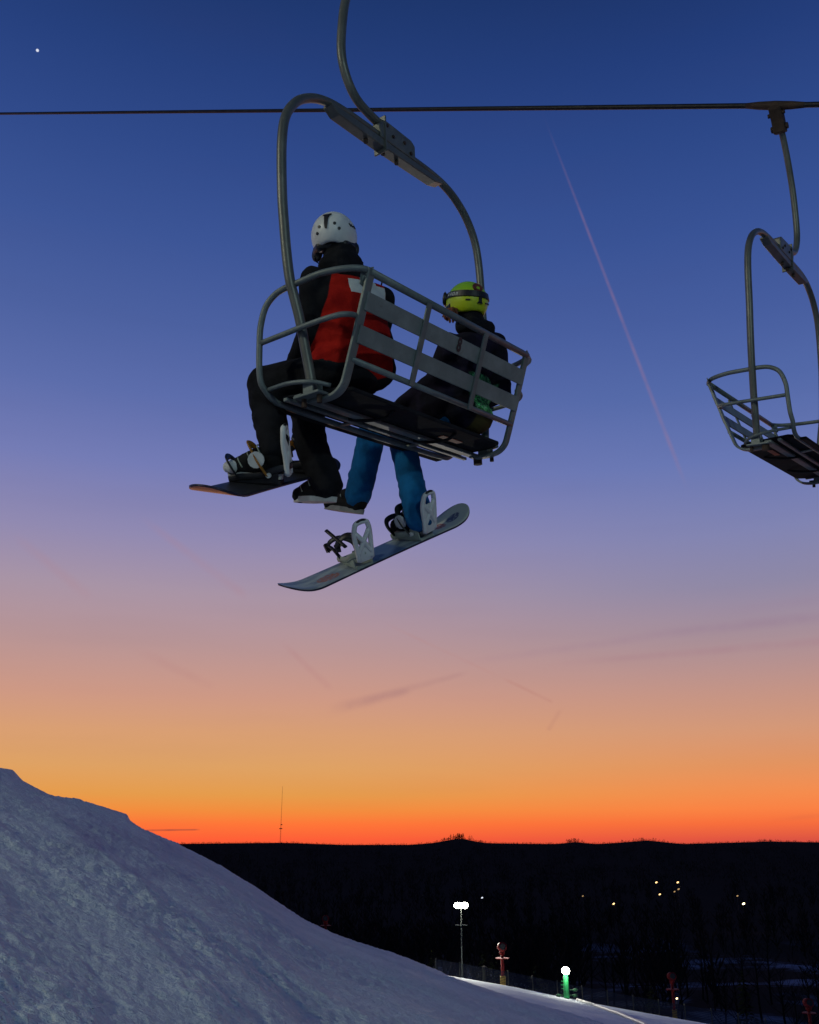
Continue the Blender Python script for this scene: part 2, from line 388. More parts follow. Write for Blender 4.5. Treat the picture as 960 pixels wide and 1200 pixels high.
# ================================================================== CHAIRLIFT CHAIRS
M1 = Matrix(((0.603,-0.797,-0.047,-0.329),(0.788,0.603,-0.125,4.417),(0.127,0.038,0.991,2.273),(0,0,0,1)))
M2 = Matrix(((-0.623,0.782,0.015,3.645),(-0.774,-0.613,-0.160,8.322),(-0.116,-0.112,0.987,3.253),(0,0,0,1)))
LN = 1.6
def bk(x, h): return Vector((x, -h*.351, h))          # the reclined back plane
def chair(M, label, number):
    root = empty('lift_chair', label, 'chairlift chair', M, 'chairs hanging from the lift ropes')
    backn = Vector((0, -1, -.351)).normalized()
    tube('top_rail', [bk(-.005, .546), bk(LN+.005, .546)], .021, M_STEEL, root, sm=0)
    tube('lower_rail', [bk(0, .107), bk(LN, .107)], .017, M_STEEL, root, sm=0)
    for h, w in ((.402, .098), (.236, .096)):
        s = beam('slat', bk(.0, h)+backn*.012, bk(LN, h)+backn*.012, bk(0, 1), w, .012, M_SLAT, root, .003)
        if number and h > .3:
            cu = bpy.data.curves.new('n', 'FONT'); cu.body = number; cu.size = .115; cu.offset = .0035; cu.extrude = .001; cu.align_x = 'CENTER'
            cu.align_y = 'CENTER'; cu.space_character = 1
            to = bpy.data.objects.new('n', cu); C.objects.link(to); dg = bpy.context.evaluated_depsgraph_get()
            me = bpy.data.meshes.new_from_object(to.evaluated_get(dg)); bpy.data.objects.remove(to)
            up = bk(0, 1).normalized(); xa = Vector((1, 0, 0)); za = xa.cross(up)
            Rm = Matrix((xa*.72, up, za)).transposed().to_4x4()
            me.transform(Matrix.Translation(bk(.85, h+.004)+backn*.021) @ Rm)
            link_mesh('painted_number', me, M_BLACK, s, False)
    for x in (.31*LN, .678*LN):
        beam('back_post', bk(x, .09)+backn*.024, bk(x, .54)+backn*.024, (1, 0, 0), .042, .012, M_STEEL, root, .003)
    for x in (0, LN):
        s = -1 if x == 0 else 1
        pts = catmull([bk(x, .56), bk(x, .40), bk(x, .25), bk(x, .12)+Vector((0, .002, 0)), (x, -.012, .045), (x, .015, -.015), (x, .06, -.052), (x, .12, -.066), (x, .19, -.066), (x, .25, -.06)], 6)
        bm = bmesh.new(); add_tube(bm, pts, 1, 12, flat=(.026, .011), up=None)
        # strap section: wide across x
        bm.free(); bm = bmesh.new()
        rings = []
        for i, p in enumerate(pts):
            t = (pts[min(i+1, len(pts)-1)]-pts[max(i-1, 0)]).normalized(); v = Vector((1, 0, 0)); u = t.cross(v).normalized()
            rings.append([bm.verts.new(p+v*a*.027+u*c*.010) for a, c in ((-1,-.7),(-.8,-1),(.8,-1),(1,-.7),(1,.7),(.8,1),(-.8,1),(-1,.7))])
        for a, c in zip(rings, rings[1:]):
            for k in range(8): bm.faces.new((a[k], a[(k+1) % 8], c[(k+1) % 8], c[k]))
        bm.faces.new(rings[0]); bm.faces.new(rings[-1]); bmesh.ops.recalc_face_normals(bm, faces=bm.faces)
        from_bm('back_post', bm, M_STEEL, root, False)
        g_ = .3 if x == 0 else 1.0
        prism('corner_gusset', [(x-s*.01, -.205, .575), (x+s*.125*g_, -.16, .56), (x+s*.12*g_, -.155, .535), (x+s*.045, -.15, .48), (x-s*.01, -.15, .46)], (0, 1, .3), .008, M_STEEL, root, .002)
    # side arms: each loop runs on as the front tube of the seat
    A = [(0,-.19,.552),(-.04,-.175,.555),(-.08,-.14,.556),(-.11,-.09,.557),(-.135,-.02,.558),(-.148,.05,.558),(-.15,.18,.556),(-.15,.28,.555),(-.15,.36,.54),(-.15,.43,.49),(-.15,.47,.39),(-.15,.48,.29),(-.145,.49,.16),(-.125,.50,.085),(-.095,.495,.04),(-.04,.49,.0),(.06,.49,-.015)]
    front = A + [(.5,.495,-.018),(1.1,.495,-.018)] + [(LN-x, y, z) for x, y, z in reversed(A)]
    tube('armrest_frame', front, .0175, M_STEEL, root, 12, 5)
    for s, x0 in ((1, 0), (-1, LN)):
        mid = [(0,-.10,.325),(-.05,-.095,.322),(-.10,-.07,.314),(-.13,-.02,.305),(-.145,.05,.30),(-.15,.16,.298),(-.15,.30,.296),(-.15,.465,.294)]
        tube('armrest_bar', [(x0+s*a, y, z) for a, y, z in mid], .015, M_STEEL, root, 10, 5)
        tube('seat_side_tube', [(x0-s*.09, .48, .045), (x0-s*.115, .30, .03), (x0-s*.09, .16, .01), (x0-s*.02, .09, -.01)], .012, M_STEEL, root, 10, 5)
    # seat board, its frame and cross members
    prism('seat_board', [(.035,.11,-.012),(.09,.03,-.014),(LN-.05,.03,-.014),(LN+.0,.11,-.012),(LN+.03,.43,0.0),(LN+.0,.465,0.0),(.0,.465,0.0),(-.03,.43,0.0)], (0, 0, 1), .026, M_SEAT, root, .008)
    beam('seat_front_lip', (.02,.53,-.022), (LN-.02,.53,-.022), (0, 1, 0), .05, .02, M_SEAT, root, .006)
    for y, w, h, z in ((.375, .028, .02, -.030), (.285, .055, .022, -.034)):
        beam('seat_rail', (-.07, y, z), (LN+.07, y, z), (0, 1, 0), w, h, M_STEEL, root, .005)
    for x in (.50, 1.15): beam('cross_member', (x, .375, -.034), (x, .50, -.022), (1, 0, 0), .032, .014, M_STEEL, root, .004)
    for x in (.5, 1.12):
        tube('seat_hook', [(x, .08, -.03), (x+.02, .16, -.05), (x-.03, .26, -.055), (x-.09, .34, -.04)], .010, M_SEAT, root, 8, 5)
    beam('warning_plate', (1.12, .19, -.024), (1.33, .19, -.024), (0, 1, 0), .045, .006, mat('faded_red_plate', (.32,.08,.04), .6, 0, 0, 5, .3), root, .001)
    # bail
    Bl = [(-.045,.195,-.03),(-.06,.20,.08),(-.085,.205,.21),(-.115,.21,.36),(-.15,.22,.50),(-.17,.225,.58),(-.185,.23,.72),(-.195,.235,.9),(-.20,.24,1.09),(-.195,.24,1.38),(-.16,.24,1.57),(-.07,.24,1.71),(.05,.24,1.80),(.18,.24,1.85),(.35,.24,1.872),(.6,.24,1.876)]
    tube('bail', Bl+[(LN-x, y, z) for x, y, z in reversed(Bl)], .0275, M_BAIL, root, 16, 6)
    for s, x0 in ((1, 0), (-1, LN)):
        bm = bmesh.new()
        add_beam(bm, (x0-s*.045, .12, -.045), (x0-s*.045, .30, -.045), (1, 0, 0), .085, .016, .004)
        add_beam(bm, (x0-s*.045-.035, .195, -.05), (x0-s*.045-.035, .195, .02), (0, 1, 0), .07, .01, .002)
        add_beam(bm, (x0-s*.045+.035, .195, -.05), (x0-s*.045+.035, .195, .02), (0, 1, 0), .07, .01, .002)
        bmesh.ops.recalc_face_normals(bm, faces=bm.faces)
        br = from_bm('bail_bracket', bm, M_STEEL, root)
        for y, r in ((.15, .014), (.26, .03 if s < 0 else .014)):
            bm = bmesh.new(); disc_stud(bm, (x0-s*.045, y, -.072), (0, 0, 1), r, .05, 8); from_bm('bolt', bm, M_BOLT, br)
    # stiffening channel and clamp plate under the hanger
    prism('stiffening_channel', [(.20,.24,1.825),(.26,.24,1.79),(.7,.24,1.785),(1.25,.24,1.80),(1.34,.24,1.825),(1.34,.24,1.842),(.20,.24,1.842)], (0, 1, 0), .075, M_BAIL, root, .006)
    cp = prism('clamp_plate', [(.66,.24,1.84),(.64,.24,1.93),(.70,.24,1.985),(.98,.24,1.975),(1.02,.24,1.95),(1.02,.24,1.84)], (0, 1, 0), .085, M_BAIL, root, .008)
    for x, z in ((.78,1.90), (.90,1.915), (.965,1.87), (.72,1.95)):
        bm = bmesh.new(); disc_stud(bm, (x, .24, z), (0, 1, 0), .012, .100, 8); from_bm('clamp_bolt', bm, M_BOLT, cp)
    for x in (.55, .72, .86):
        bm = bmesh.new(); disc_stud(bm, (x, .24, 1.775), (0, 0, 1), .013, .03, 8); from_bm('clamp_bolt', bm, M_BOLT, cp)
    beam('clamp_strap', (.70,.24,1.76), (.70,.24,2.01), (1, 0, 0), .014, .1, M_BAIL, cp, .003)
    # hanger: leaves the plate sideways, bends up and slants back over the seat to the grip
    H = [(.86,.24,1.95),(.74,.24,1.965),(.60,.24,1.985),(.47,.24,2.03),(.385,.24,2.13),(.345,.24,2.27),(.36,.24,2.47),(.405,.24,2.69),(.50,.24,2.93),(.60,.24,3.11),(.68,.24,3.21)]
    tube('hanger', H, .0285, M_BAIL, root, 16, 6)
    gr = prism('rope_grip', [(.64,.24,3.15),(.72,.24,3.12),(.77,.24,3.22),(.84,.24,3.31),(.83,.24,3.35),(.77,.24,3.36),(.71,.24,3.29)], (0, 1, 0), .11, M_BOLT, root, .01)
    for x, z, r in ((.70, 3.18, .03), (.78, 3.28, .02)):
        bm = bmesh.new(); disc_stud(bm, (x,.24,z), (0, 1, 0), r, .15, 10); from_bm('grip_bolt', bm, M_BOLT, gr)
    return root
ch1 = chair(M1, 'grey metal lift chair with slatted back carrying two riders, numbered 8 on its back', '8')
ch2 = chair(M2, 'empty dark metal lift chair hanging at the right edge, seen from underneath', None)

def rope(G, h, s0, s1, label):
    a = G + h.normalized()*0; d = Vector((h.x, h.y, 0)).normalized()
    pts = []
    for k in range(41):
        t = -60+k*(150/40)
        sl = s0 if t > 0 else s1
        pts.append(G + d*t + Vector((0, 0, sl*t)))
    o = tube('haul_rope', [p-G for p in pts], .026, M_RUBBER, None, 10, 0); o.location = G
    tag(o, label, 'steel rope', 'haul ropes of the chairlift'); return o, (d+Vector((0, 0, s0))).normalized(), (d+Vector((0, 0, s1))).normalized()
up_dir = Vector((-.797, .603, 0))
G2 = M2 @ Vector((LN/2, .24, 3.355)); G1 = M1 @ Vector((LN/2, .24, 3.43))
_, d2, d2b = rope(G2, up_dir, .54, .52, 'dark steel rope crossing the whole sky, gripped by the empty chair')
_, d1, d1b = rope(G1, up_dir, .66, .60, 'dark steel rope above the occupied chair, just over the picture')
for r_, G, d, db in ((ch1, G1, d1, d1b), (ch2, G2, d2, d2b)):
    Mi = r_.matrix_basis.inverted(); P = [Mi @ (G+d*t) for t in (.30, .16)] + [Mi @ G] + [Mi @ (G-db*t) for t in (.16, .30)]
    tube('grip_sleeve', P, [.024, .036, .042, .036, .024], M_BOLT, r_, 12, 0)

# ================================================================== SNOWBOARDS
def frame_from(nose, tail, toe):
    a = (tail-nose); L = a.length; a.normalize(); w = toe - a*toe.dot(a); w.normalize(); n_ = a.cross(w)
    if n_.z < 0: n_ = -n_
    # local x along board (nose -> tail), y to toe side, z up off the top sheet
    Mt = Matrix((a, w, n_)).transposed().to_4x4(); Mt.translation = (nose+tail)/2
    return Mt, L
def board_mesh(L, W_, rock):
    bm = bmesh.new(); N = 60; K = 8; top = []; bot = []
    for i in range(N+1):
        x = -L/2 + L*(.5-.5*math.cos(math.pi*i/N)) ; e = (abs(x)-(L/2-W_/2*1.05))/(W_/2*1.05)
        hw = W_/2*(1-.10*(1-min(1, (x/(L*.42))**2)))
        if e > 0: hw *= math.sqrt(max(0, 1-e**2.3))
        hw = max(hw, .003); f = max(0, (abs(x)-(L/2-.22))/.22); z = rock*f*f
        tr = []; br = []
        for k in range(K+1):
            y = hw*(-1+2*k/K); tr.append(bm.verts.new((x, y, z))); br.append(bm.verts.new((x, y*.985, z-.012)))
        top.append(tr); bot.append(br)
    for i in range(N):
        for k in range(K):
            f = bm.faces.new((top[i][k], top[i+1][k], top[i+1][k+1], top[i][k+1])); f.material_index = 0
            f = bm.faces.new((bot[i][k], bot[i][k+1], bot[i+1][k+1], bot[i+1][k])); f.material_index = 1
        for rr, s in ((0, 1), (K, -1)):
            f = bm.faces.new((top[i][rr], bot[i][rr], bot[i+1][rr], top[i+1][rr])); f.material_index = 2
    for i in (0, N):
        for k in range(K):
            f = bm.faces.new((top[i][k], top[i][k+1], bot[i][k+1], bot[i][k])); f.material_index = 2
    bmesh.ops.recalc_face_normals(bm, faces=bm.faces)
    return bm
def binding(board, xb, ang, m_frame, m_strap, m_hb, open_straps, fold=0):
    """base, heel loop, high back with openings, ankle and toe straps; y points to the toes"""
    Rz = Matrix.Translation((xb, 0, .0)) @ Matrix.Rotation(ang, 4, 'Z')
    X = lambda x, y, z: Rz @ Vector((x, y, z))
    def XH(x, y, z):                                    # the high back hinges at the heel and can lie folded over the base
        dy, dz = y+.165, z-.06; c_, s_ = math.cos(R_(fold)), math.sin(R_(fold))
        return Rz @ Vector((x, -.165+dy*c_+dz*s_, .06-dy*s_+dz*c_))
    bm = bmesh.new()
    add_beam(bm, X(0, -.13, .012), X(0, .15, .012), X(1,0,0)-X(0,0,0), .115, .022, .004)
    for s in (-1, 1):
        add_tube(bm, catmull([X(s*.055, .15, .015), X(s*.062, .08, .035), X(s*.064, -.02, .05), X(s*.062, -.10, .085), X(s*.035, -.165, .105), X(0, -.18, .11)], 5), 1, 8, flat=(.006, .018), up=(Rz.to_3x3() @ Vector((0, 0, 1))))
        add_beam(bm, X(s*.058, -.12, .04), X(s*.058, .02, .03), X(0,0,1)-X(0,0,0), .055, .008, .002)
    bmesh.ops.recalc_face_normals(bm, faces=bm.faces)
    root = from_bm('binding', bm, m_frame, board, False)
    bm = bmesh.new()
    loop = [XH(-.044, -.165, .06), XH(-.048, -.185, .14), XH(-.053, -.20, .22), XH(-.048, -.215, .27), XH(-.03, -.225, .305), XH(.03, -.225, .305), XH(.048, -.215, .27), XH(.053, -.20, .22), XH(.048, -.185, .14), XH(.044, -.165, .06)]
    add_tube(bm, catmull(loop, 5), .0155, 8)
    for s in (-1, 1): add_tube(bm, catmull([XH(s*.045, -.175, .10), XH(0, -.20, .18), XH(-s*.048, -.21, .25)], 5), .0145, 8)
    add_beam(bm, XH(0, -.165, .05), XH(0, -.185, .15), X(1,0,0)-X(0,0,0), .09, .016, .004)
    if not open_straps: add_beam(bm, XH(0, -.185, .14), XH(0, -.208, .24), X(1,0,0)-X(0,0,0), .08, .012, .004)
    bmesh.ops.recalc_face_normals(bm, faces=bm.faces)
    from_bm('highback', bm, m_hb, root, True)
    tube('highback_pad', [XH(-.052, -.205, .24), XH(-.047, -.22, .29), XH(-.016, -.235, .318), XH(.016, -.235, .318), XH(.047, -.22, .29), XH(.052, -.205, .24)], .008, M_BLACK, root, 8, 5)
    upv = Rz.to_3x3() @ Vector((0, 1, 0))
    if open_straps:
        tube('ankle_strap', [X(.064,-.05,.06), X(.05,-.01,.14), X(0,.03,.18), X(-.06,.06,.15), X(-.075,.05,.09)], 1, m_strap, root, 8, 5, flat=(.024, .007), up=None)
        tube('ankle_ladder', [X(-.05,-.02,.13), X(-.06,.08,.17), X(-.075,.17,.215)], 1, m_strap, root, 8, 4, flat=(.014, .009))
        tube('toe_strap', [X(.062,.08,.04), X(.06,.12,.10), X(.0,.17,.14), X(-.06,.21,.12), X(-.075,.23,.06)], 1, m_strap, root, 8, 5, flat=(.018, .007))
        tube('toe_ladder', [X(-.062,.08,.04), X(-.075,.12,.09), X(-.07,.19,.10), X(-.06,.25,.08)], 1, m_strap, root, 8, 5, flat=(.013, .008))
        for p_, q_ in ((X(-.07,.22,.06), X(-.07,.25,.11)), (X(-.06,.03,.15), X(-.075,.07,.12))):
            bm = bmesh.new(); add_beam(bm, p_, q_, X(1,0,0)-X(0,0,0), .035, .03, .004); from_bm('buckle', bm, M_BLACK, root)
    else:
        tube('ankle_strap', [X(.066,-.06,.05), X(.078,-.01,.12), X(.05,.04,.19), X(0,.06,.205), X(-.05,.04,.19), X(-.078,-.01,.12), X(-.066,-.06,.05)], 1, m_strap, root, 8, 5, flat=(.024, .007))
        tube('toe_strap', [X(.064,.10,.03), X(.074,.14,.09), X(.04,.17,.125), X(-.04,.17,.125), X(-.074,.14,.09), X(-.064,.10,.03)], 1, M_BLACK, root, 8, 5, flat=(.018, .006))
        bm = bmesh.new(); disc_stud(bm, X(-.082, .0, .135), X(1,0,0)-X(0,0,0), .045, .014, 14); bmesh.ops.recalc_face_normals(bm, faces=bm.faces)
        from_bm('strap_pad', bm, m_hb, root)
        bm = bmesh.new(); disc_stud(bm, X(-.075, -.07, .055), X(1,0,0)-X(0,0,0), .014, .02, 10)
        from_bm('bolt', bm, M_WHITE, root)
    return Rz
def top2_build(q, co):
    x, y, z = q.xyz(co)
    c = q.mix(q.step(q.noise(q.mapv(co, (1, 3, 1)), 4, 3), .45, .6), (.18,.22,.27), (.32,.37,.38))
    ctr = q.m('MULTIPLY', q.step(x, -.14, -.10), q.m('SUBTRACT', 1.0, q.step(x, .10, .14)))
    c = q.mix(q.m('MULTIPLY', ctr, .9), c, (.06,.11,.24))
    c = q.mix(q.step(x, .36, .40), c, (.46,.48,.43))
    def ell(cx, cy, rx, ry):
        d = q.m('ADD', q.m('POWER', q.m('DIVIDE', q.m('SUBTRACT', x, cx), rx), 2.0), q.m('POWER', q.m('DIVIDE', q.m('SUBTRACT', y, cy), ry), 2.0))
        return q.m('SUBTRACT', 1.0, q.step(d, .8, 1.15))
    txt = q.step(q.noise(co, 60, 3), .40, .5)
    c = q.mix(q.m('MULTIPLY', ell(.47, -.01, .055, .05), q.m('ADD', q.m('MULTIPLY', txt, .5), .4)), c, (.32,.06,.03))
    c = q.mix(q.m('MULTIPLY', ell(.60, -.01, .055, .04), q.m('ADD', q.m('MULTIPLY', txt, .5), .4)), c, (.03,.04,.12))
    c = q.mix(q.m('MULTIPLY', ell(-.42, -.03, .08, .05), txt), c, (.30,.12,.07))
    return c
M_EDGE = mat('dark_board_edge', (.03,.025,.05), .4, .3)
toe = Vector((-.90, .42, 0.0))
B1, L1 = frame_from(Vector((-1.01, 4.34, 1.60)), Vector((-.525, 5.56, 2.26)), Vector((-.92, .36, .28)))
bd1 = empty('snowboard', 'dark snowboard with orange base strapped to the left boot of the rider in red', 'snowboard', B1, 'snowboards hanging from the riders')
from_bm('deck', board_mesh(L1, .285, .06), [mat('charcoal_topsheet', (.018,.018,.022), .4, 0, 0, 5, .3), M_ORBASE, M_EDGE], bd1, True)
X1a, X1b = -.17, .36
rz1 = binding(bd1, X1a, R_(16), M_BLACK, M_ORANGE, M_WHITE, False, 22)
binding(bd1, X1b, R_(6), M_BLACK, M_ORANGE, M_BLACK, True, 70)
B2, L2 = frame_from(Vector((-.743, 5.426, 1.375)), Vector((.378, 5.997, 2.088)), Vector((-.85, .5, .12)))
bd2 = empty('snowboard', 'pale grey and blue snowboard with an empty binding, strapped to the rider in blue trousers', 'snowboard', B2, 'snowboards hanging from the riders')
from_bm('deck', board_mesh(L2, .28, .075), [mat('pale_blue_topsheet', None, .4, build=top2_build), M_ORBASE, M_EDGE], bd2, True)
X2a, X2b = -.19, .27
binding(bd2, X2a, R_(-8), M_PALE, M_BLACK, M_WHITE, True)
rz2 = binding(bd2, X2b, R_(8), M_PALE, M_BLACK, M_WHITE, False)

# ================================================================== RIDERS (laid out in the seat's own frame)
def boot(parent, Mf, m_shell, m_sole, inv):
    """boot in its own frame: sole at z=0, toes to +y"""
    X = inv @ Mf
    P = lambda x, y, z: X @ Vector((x, y, z))
    b_ = blob('boot', [('c', P(0,-.085,.07), .058, P(0,-.07,.145), .062), ('c', P(0,-.08,.055), .050, P(0,.09,.050), .052), ('c', P(0,.0,.12), .050, P(0,.11,.062), .045), ('e', P(0,.13,.045), (.050,)*3)], m_shell, parent, .009, .003, 25, 3)
    bm = bmesh.new(); out = []
    for k in range(28):
        a = 2*math.pi*k/28; y = math.sin(a); x = math.cos(a)
        out.append((x*(.052 if y > 0 else .043)*(1-.12*abs(y)), .018+y*.152, 0))
    lo = [bm.verts.new(P(a, c, .0)) for a, c, _ in out]; hi_ = [bm.verts.new(P(a*1.06, c*1.02, .030)) for a, c, _ in out]
    bm.faces.new(lo); bm.faces.new(hi_)
    for k in range(28): bm.faces.new((lo[k], lo[(k+1) % 28], hi_[(k+1) % 28], hi_[k]))
    bmesh.ops.recalc_face_normals(bm, faces=bm.faces)
    from_bm('sole', bm, m_sole, b_, False)
    for y, z, r in ((.10, .085, .05), (.05, .12, .052), (.0, .16, .06)):
        tube('lace', [P(-.05, y-.02, z-.03), P(-.03, y+.01, z+.012), P(.03, y+.01, z+.012), P(.05, y-.02, z-.03)], .004, M_PALE, b_, 6, 4)
    return b_
def glove(parent, wrist, fwd, side, m, inv=None):
    w = Vector(wrist); f = Vector(fwd).normalized(); s = Vector(side).normalized(); d = f.cross(s)
    sh = [('c', w, .036, w+f*.05, .040), ('c', w+f*.05-s*.02, .024, w+f*.08-s*.025, .022), ('c', w+f*.05+s*.02, .024, w+f*.08+s*.025, .022)]
    for k, L_ in enumerate((.055, .066, .062, .048)):
        r0 = w+f*.085+s*(-.036+.024*k); m1 = r0+f*L_*.55+d*.008; e = m1+f*L_*.4+d*.028
        sh += [('c', r0, .013, m1, .012), ('c', m1, .012, e, .0105)]
    t0 = w+f*.03-s*.035; t1 = t0-s*.03+f*.03; sh += [('c', t0, .016, t1, .014), ('c', t1, .014, t1+f*.03+d*.01, .012)]
    return blob('glove', sh, m, parent, .007, 0, 9, 0, 1)
def helmet(parent, Mh, m, name='helmet', sc=1.0):
    """shell open below; local -y is the back of the head"""
    bm = bmesh.new(); NU, NV = 40, 18; rows = []
    for j in range(NV+1):
        ph = math.pi/2*1.38*j/NV; row = []
        for i in range(NU):
            a = 2*math.pi*i/NU
            bx, by, bz = .118*sc, .142*sc, .128*sc
            lim = 1.0
            x = math.sin(ph)*math.cos(a)*bx; y = math.sin(ph)*math.sin(a)*by; z = math.cos(ph)*bz
            # side panels come lowest over the ears, front edge rides up over the brow
            cut = -.055*sc - .028*sc*abs(math.cos(a))**1.5 + .045*sc*max(0, math.sin(a))**1.2
            if z < cut: z = cut + (z-cut)*.05
            row.append(bm.verts.new((x, y, z)))
        rows.append(row)
    for j in range(NV):
        for i in range(NU):
            q = (rows[j][i], rows[j][(i+1) % NU], rows[j+1][(i+1) % NU], rows[j+1][i])
            try: bm.faces.new(q)
            except ValueError: pass
    bmesh.ops.remove_doubles(bm, verts=bm.verts, dist=.0008)
    bmesh.ops.recalc_face_normals(bm, faces=bm.faces)
    bmesh.ops.solidify(bm, geom=list(bm.faces), thickness=.012)
    bmesh.ops.transform(bm, matrix=Mh, verts=bm.verts)
    bmesh.ops.recalc_face_normals(bm, faces=bm.faces)
    return from_bm(name, bm, m, parent, True)
def on_helmet(az, el, sc=1.0, out=.003):
    """point on the shell: az turns from the back (0) to the right ear (+90), el is up"""
    a = R_(-90+az); e = R_(el)
    k = 1+out/.13
    return Vector((.118*sc*math.cos(e)*math.cos(a)*k, .142*sc*math.cos(e)*math.sin(a)*k, .128*sc*math.sin(e)*k))
def shell_strip(name, Mh, pts, w, m, parent, sc=1.0, th=.004):
    P = [on_helmet(a, e, sc) for a, e in pts]; n = len(P); bm = bmesh.new(); rings = []
    for i, p in enumerate(P):
        t = (P[min(i+1, n-1)]-P[max(i-1, 0)]).normalized(); nn = Vector((p.x/.0139, p.y/.0202, p.z/.0164)).normalized(); v = t.cross(nn).normalized()
        ww = w[i] if isinstance(w, (list, tuple)) else w
        rings.append([bm.verts.new(Mh @ (p+v*a*ww+nn*c*th)) for a, c in ((-1,-1.6),(-1,.6),(1,.6),(1,-1.6))])
    for a, c in zip(rings, rings[1:]):
        for k in range(4): bm.faces.new((a[k], a[(k+1) % 4], c[(k+1) % 4], c[k]))
    bm.faces.new(rings[0]); bm.faces.new(rings[-1]); bmesh.ops.recalc_face_normals(bm, faces=bm.faces)
    return from_bm(name, bm, m, parent, False)
def shell_disc(bm, Mh, az, el, r, sc=1.0, h=.008):
    p = on_helmet(az, el, sc, 0); nn = Vector((p.x/.0139, p.y/.0202, p.z/.0164)).normalized()
    disc_stud(bm, Mh @ p, Mh.to_3x3() @ nn, r, h, 12)
def head_and_body(root_name, label, cat_group, org, J, skin_extra=()):
    """the continuous body: pelvis, chest, neck, head with face, arms, hands and legs"""
    sh = [('e', J['pelvis'], (.15,.12,.12)), ('c', J['pelvis'], .11, J['chest'], .12), ('e', J['chest'], (.12,.08,.13)), ('c', J['chest'], .07, J['neck'], .055), ('c', J['neck'], .054, J['head'], .06)]
    J = dict(J)
    for s in 'LR':
        J['sh'+s] = J['sh'+s].lerp(J['el'+s], .10)
        sh += [('c', J['sh'+s], .034, J['el'+s], .032), ('c', J['el'+s], .032, J['wr'+s], .028), ('c', J['wr'+s], .028, J['ha'+s], .035),
               ('c', J['hip'+s], .085, J['kn'+s], .058), ('c', J['kn'+s], .056, J['an'+s], .040), ('c', J['chest'], .06, J['sh'+s], .042)]
    h = J['head']; f = J['face']; r = f.cross(Vector((0, 0, 1))).normalized(); up = r.cross(f)
    Rh = Matrix((r, f, up)).transposed()
    e3 = Rh.to_euler()
    sh += [('e', h+up*.02, (.076,.095,.10), tuple(e3)), ('e', h+f*.045-up*.05, (.052,.05,.055), tuple(e3)), ('e', h+f*.10-up*.015, (.012,.018,.022), tuple(e3))]
    for s in (-1, 1): sh += [('e', h+r*s*.078-up*.01, (.012,.02,.03), tuple(e3)), ('e', h+f*.075+r*s*.03+up*.012, (.016,.014,.010), tuple(e3))]
    sh += [('e', h+f*.083-up*.055, (.024,.012,.008), tuple(e3))]
    return blob(root_name, sh, M_SKIN, None, .011, 0, 9, 0, 1, origin=org), Rh
def V(*a): return Vector(a)

# ---- rider one: white helmet, black jacket with red back panel, black trousers
org1 = V(.27, .22, .06)
Mi1 = M1.inverted()
FB1 = B1 @ rz1                                         # binding frame of board one in the world
sole1 = FB1 @ Matrix.Translation((0, 0, .028)) @ Matrix.Rotation(R_(0), 4, 'X')
ank1 = Mi1 @ (sole1 @ V(0, -.085, .14)); 
J1 = dict(pelvis=V(.27,.20,.17), chest=V(.26,.22,.55), neck=V(.25,.24,.80), head=V(.25,.265,.985),
          shL=V(.11,.31,.71), shR=V(.50,.12,.675), elL=V(.07,.33,.38), elR=V(.58,.26,.38), wrL=V(.16,.54,.24), wrR=V(.46,.60,.24), haL=V(.14,.66,.24), haR=V(.42,.68,.24),
          hipL=V(.17,.24,.15), hipR=V(.37,.24,.15), knL=V(.06,.66,.16), knR=V(.41,.67,.11), anL=ank1, anR=V(.425,.60,-.36))
hl = V(.452,.50,-.475); tl = V(.415,.79,-.432); fy = (tl-hl).normalized(); fx = fy.cross(V(0,0,1)).normalized(); fz = fx.cross(fy)
MRa = Matrix((fx, fy, fz)).transposed().to_4x4(); MRa.translation = hl+fy*.12 - fz*.02; J1['anR'] = MRa @ V(0, -.06, .13)
fw1 = (M1.to_3x3().inverted() @ V(.06, 1, -.02)).normalized(); J1['face'] = fw1
p1, Rh1 = head_and_body('person', '', '', org1, J1)
p1.matrix_world = M1 @ Matrix.Translation(org1)
tag(p1, 'rider in white helmet, black trousers and red backed jacket at the left of the chair', 'person')
INV1 = (M1 @ Matrix.Translation(org1)).inverted()
def O1(d): return d
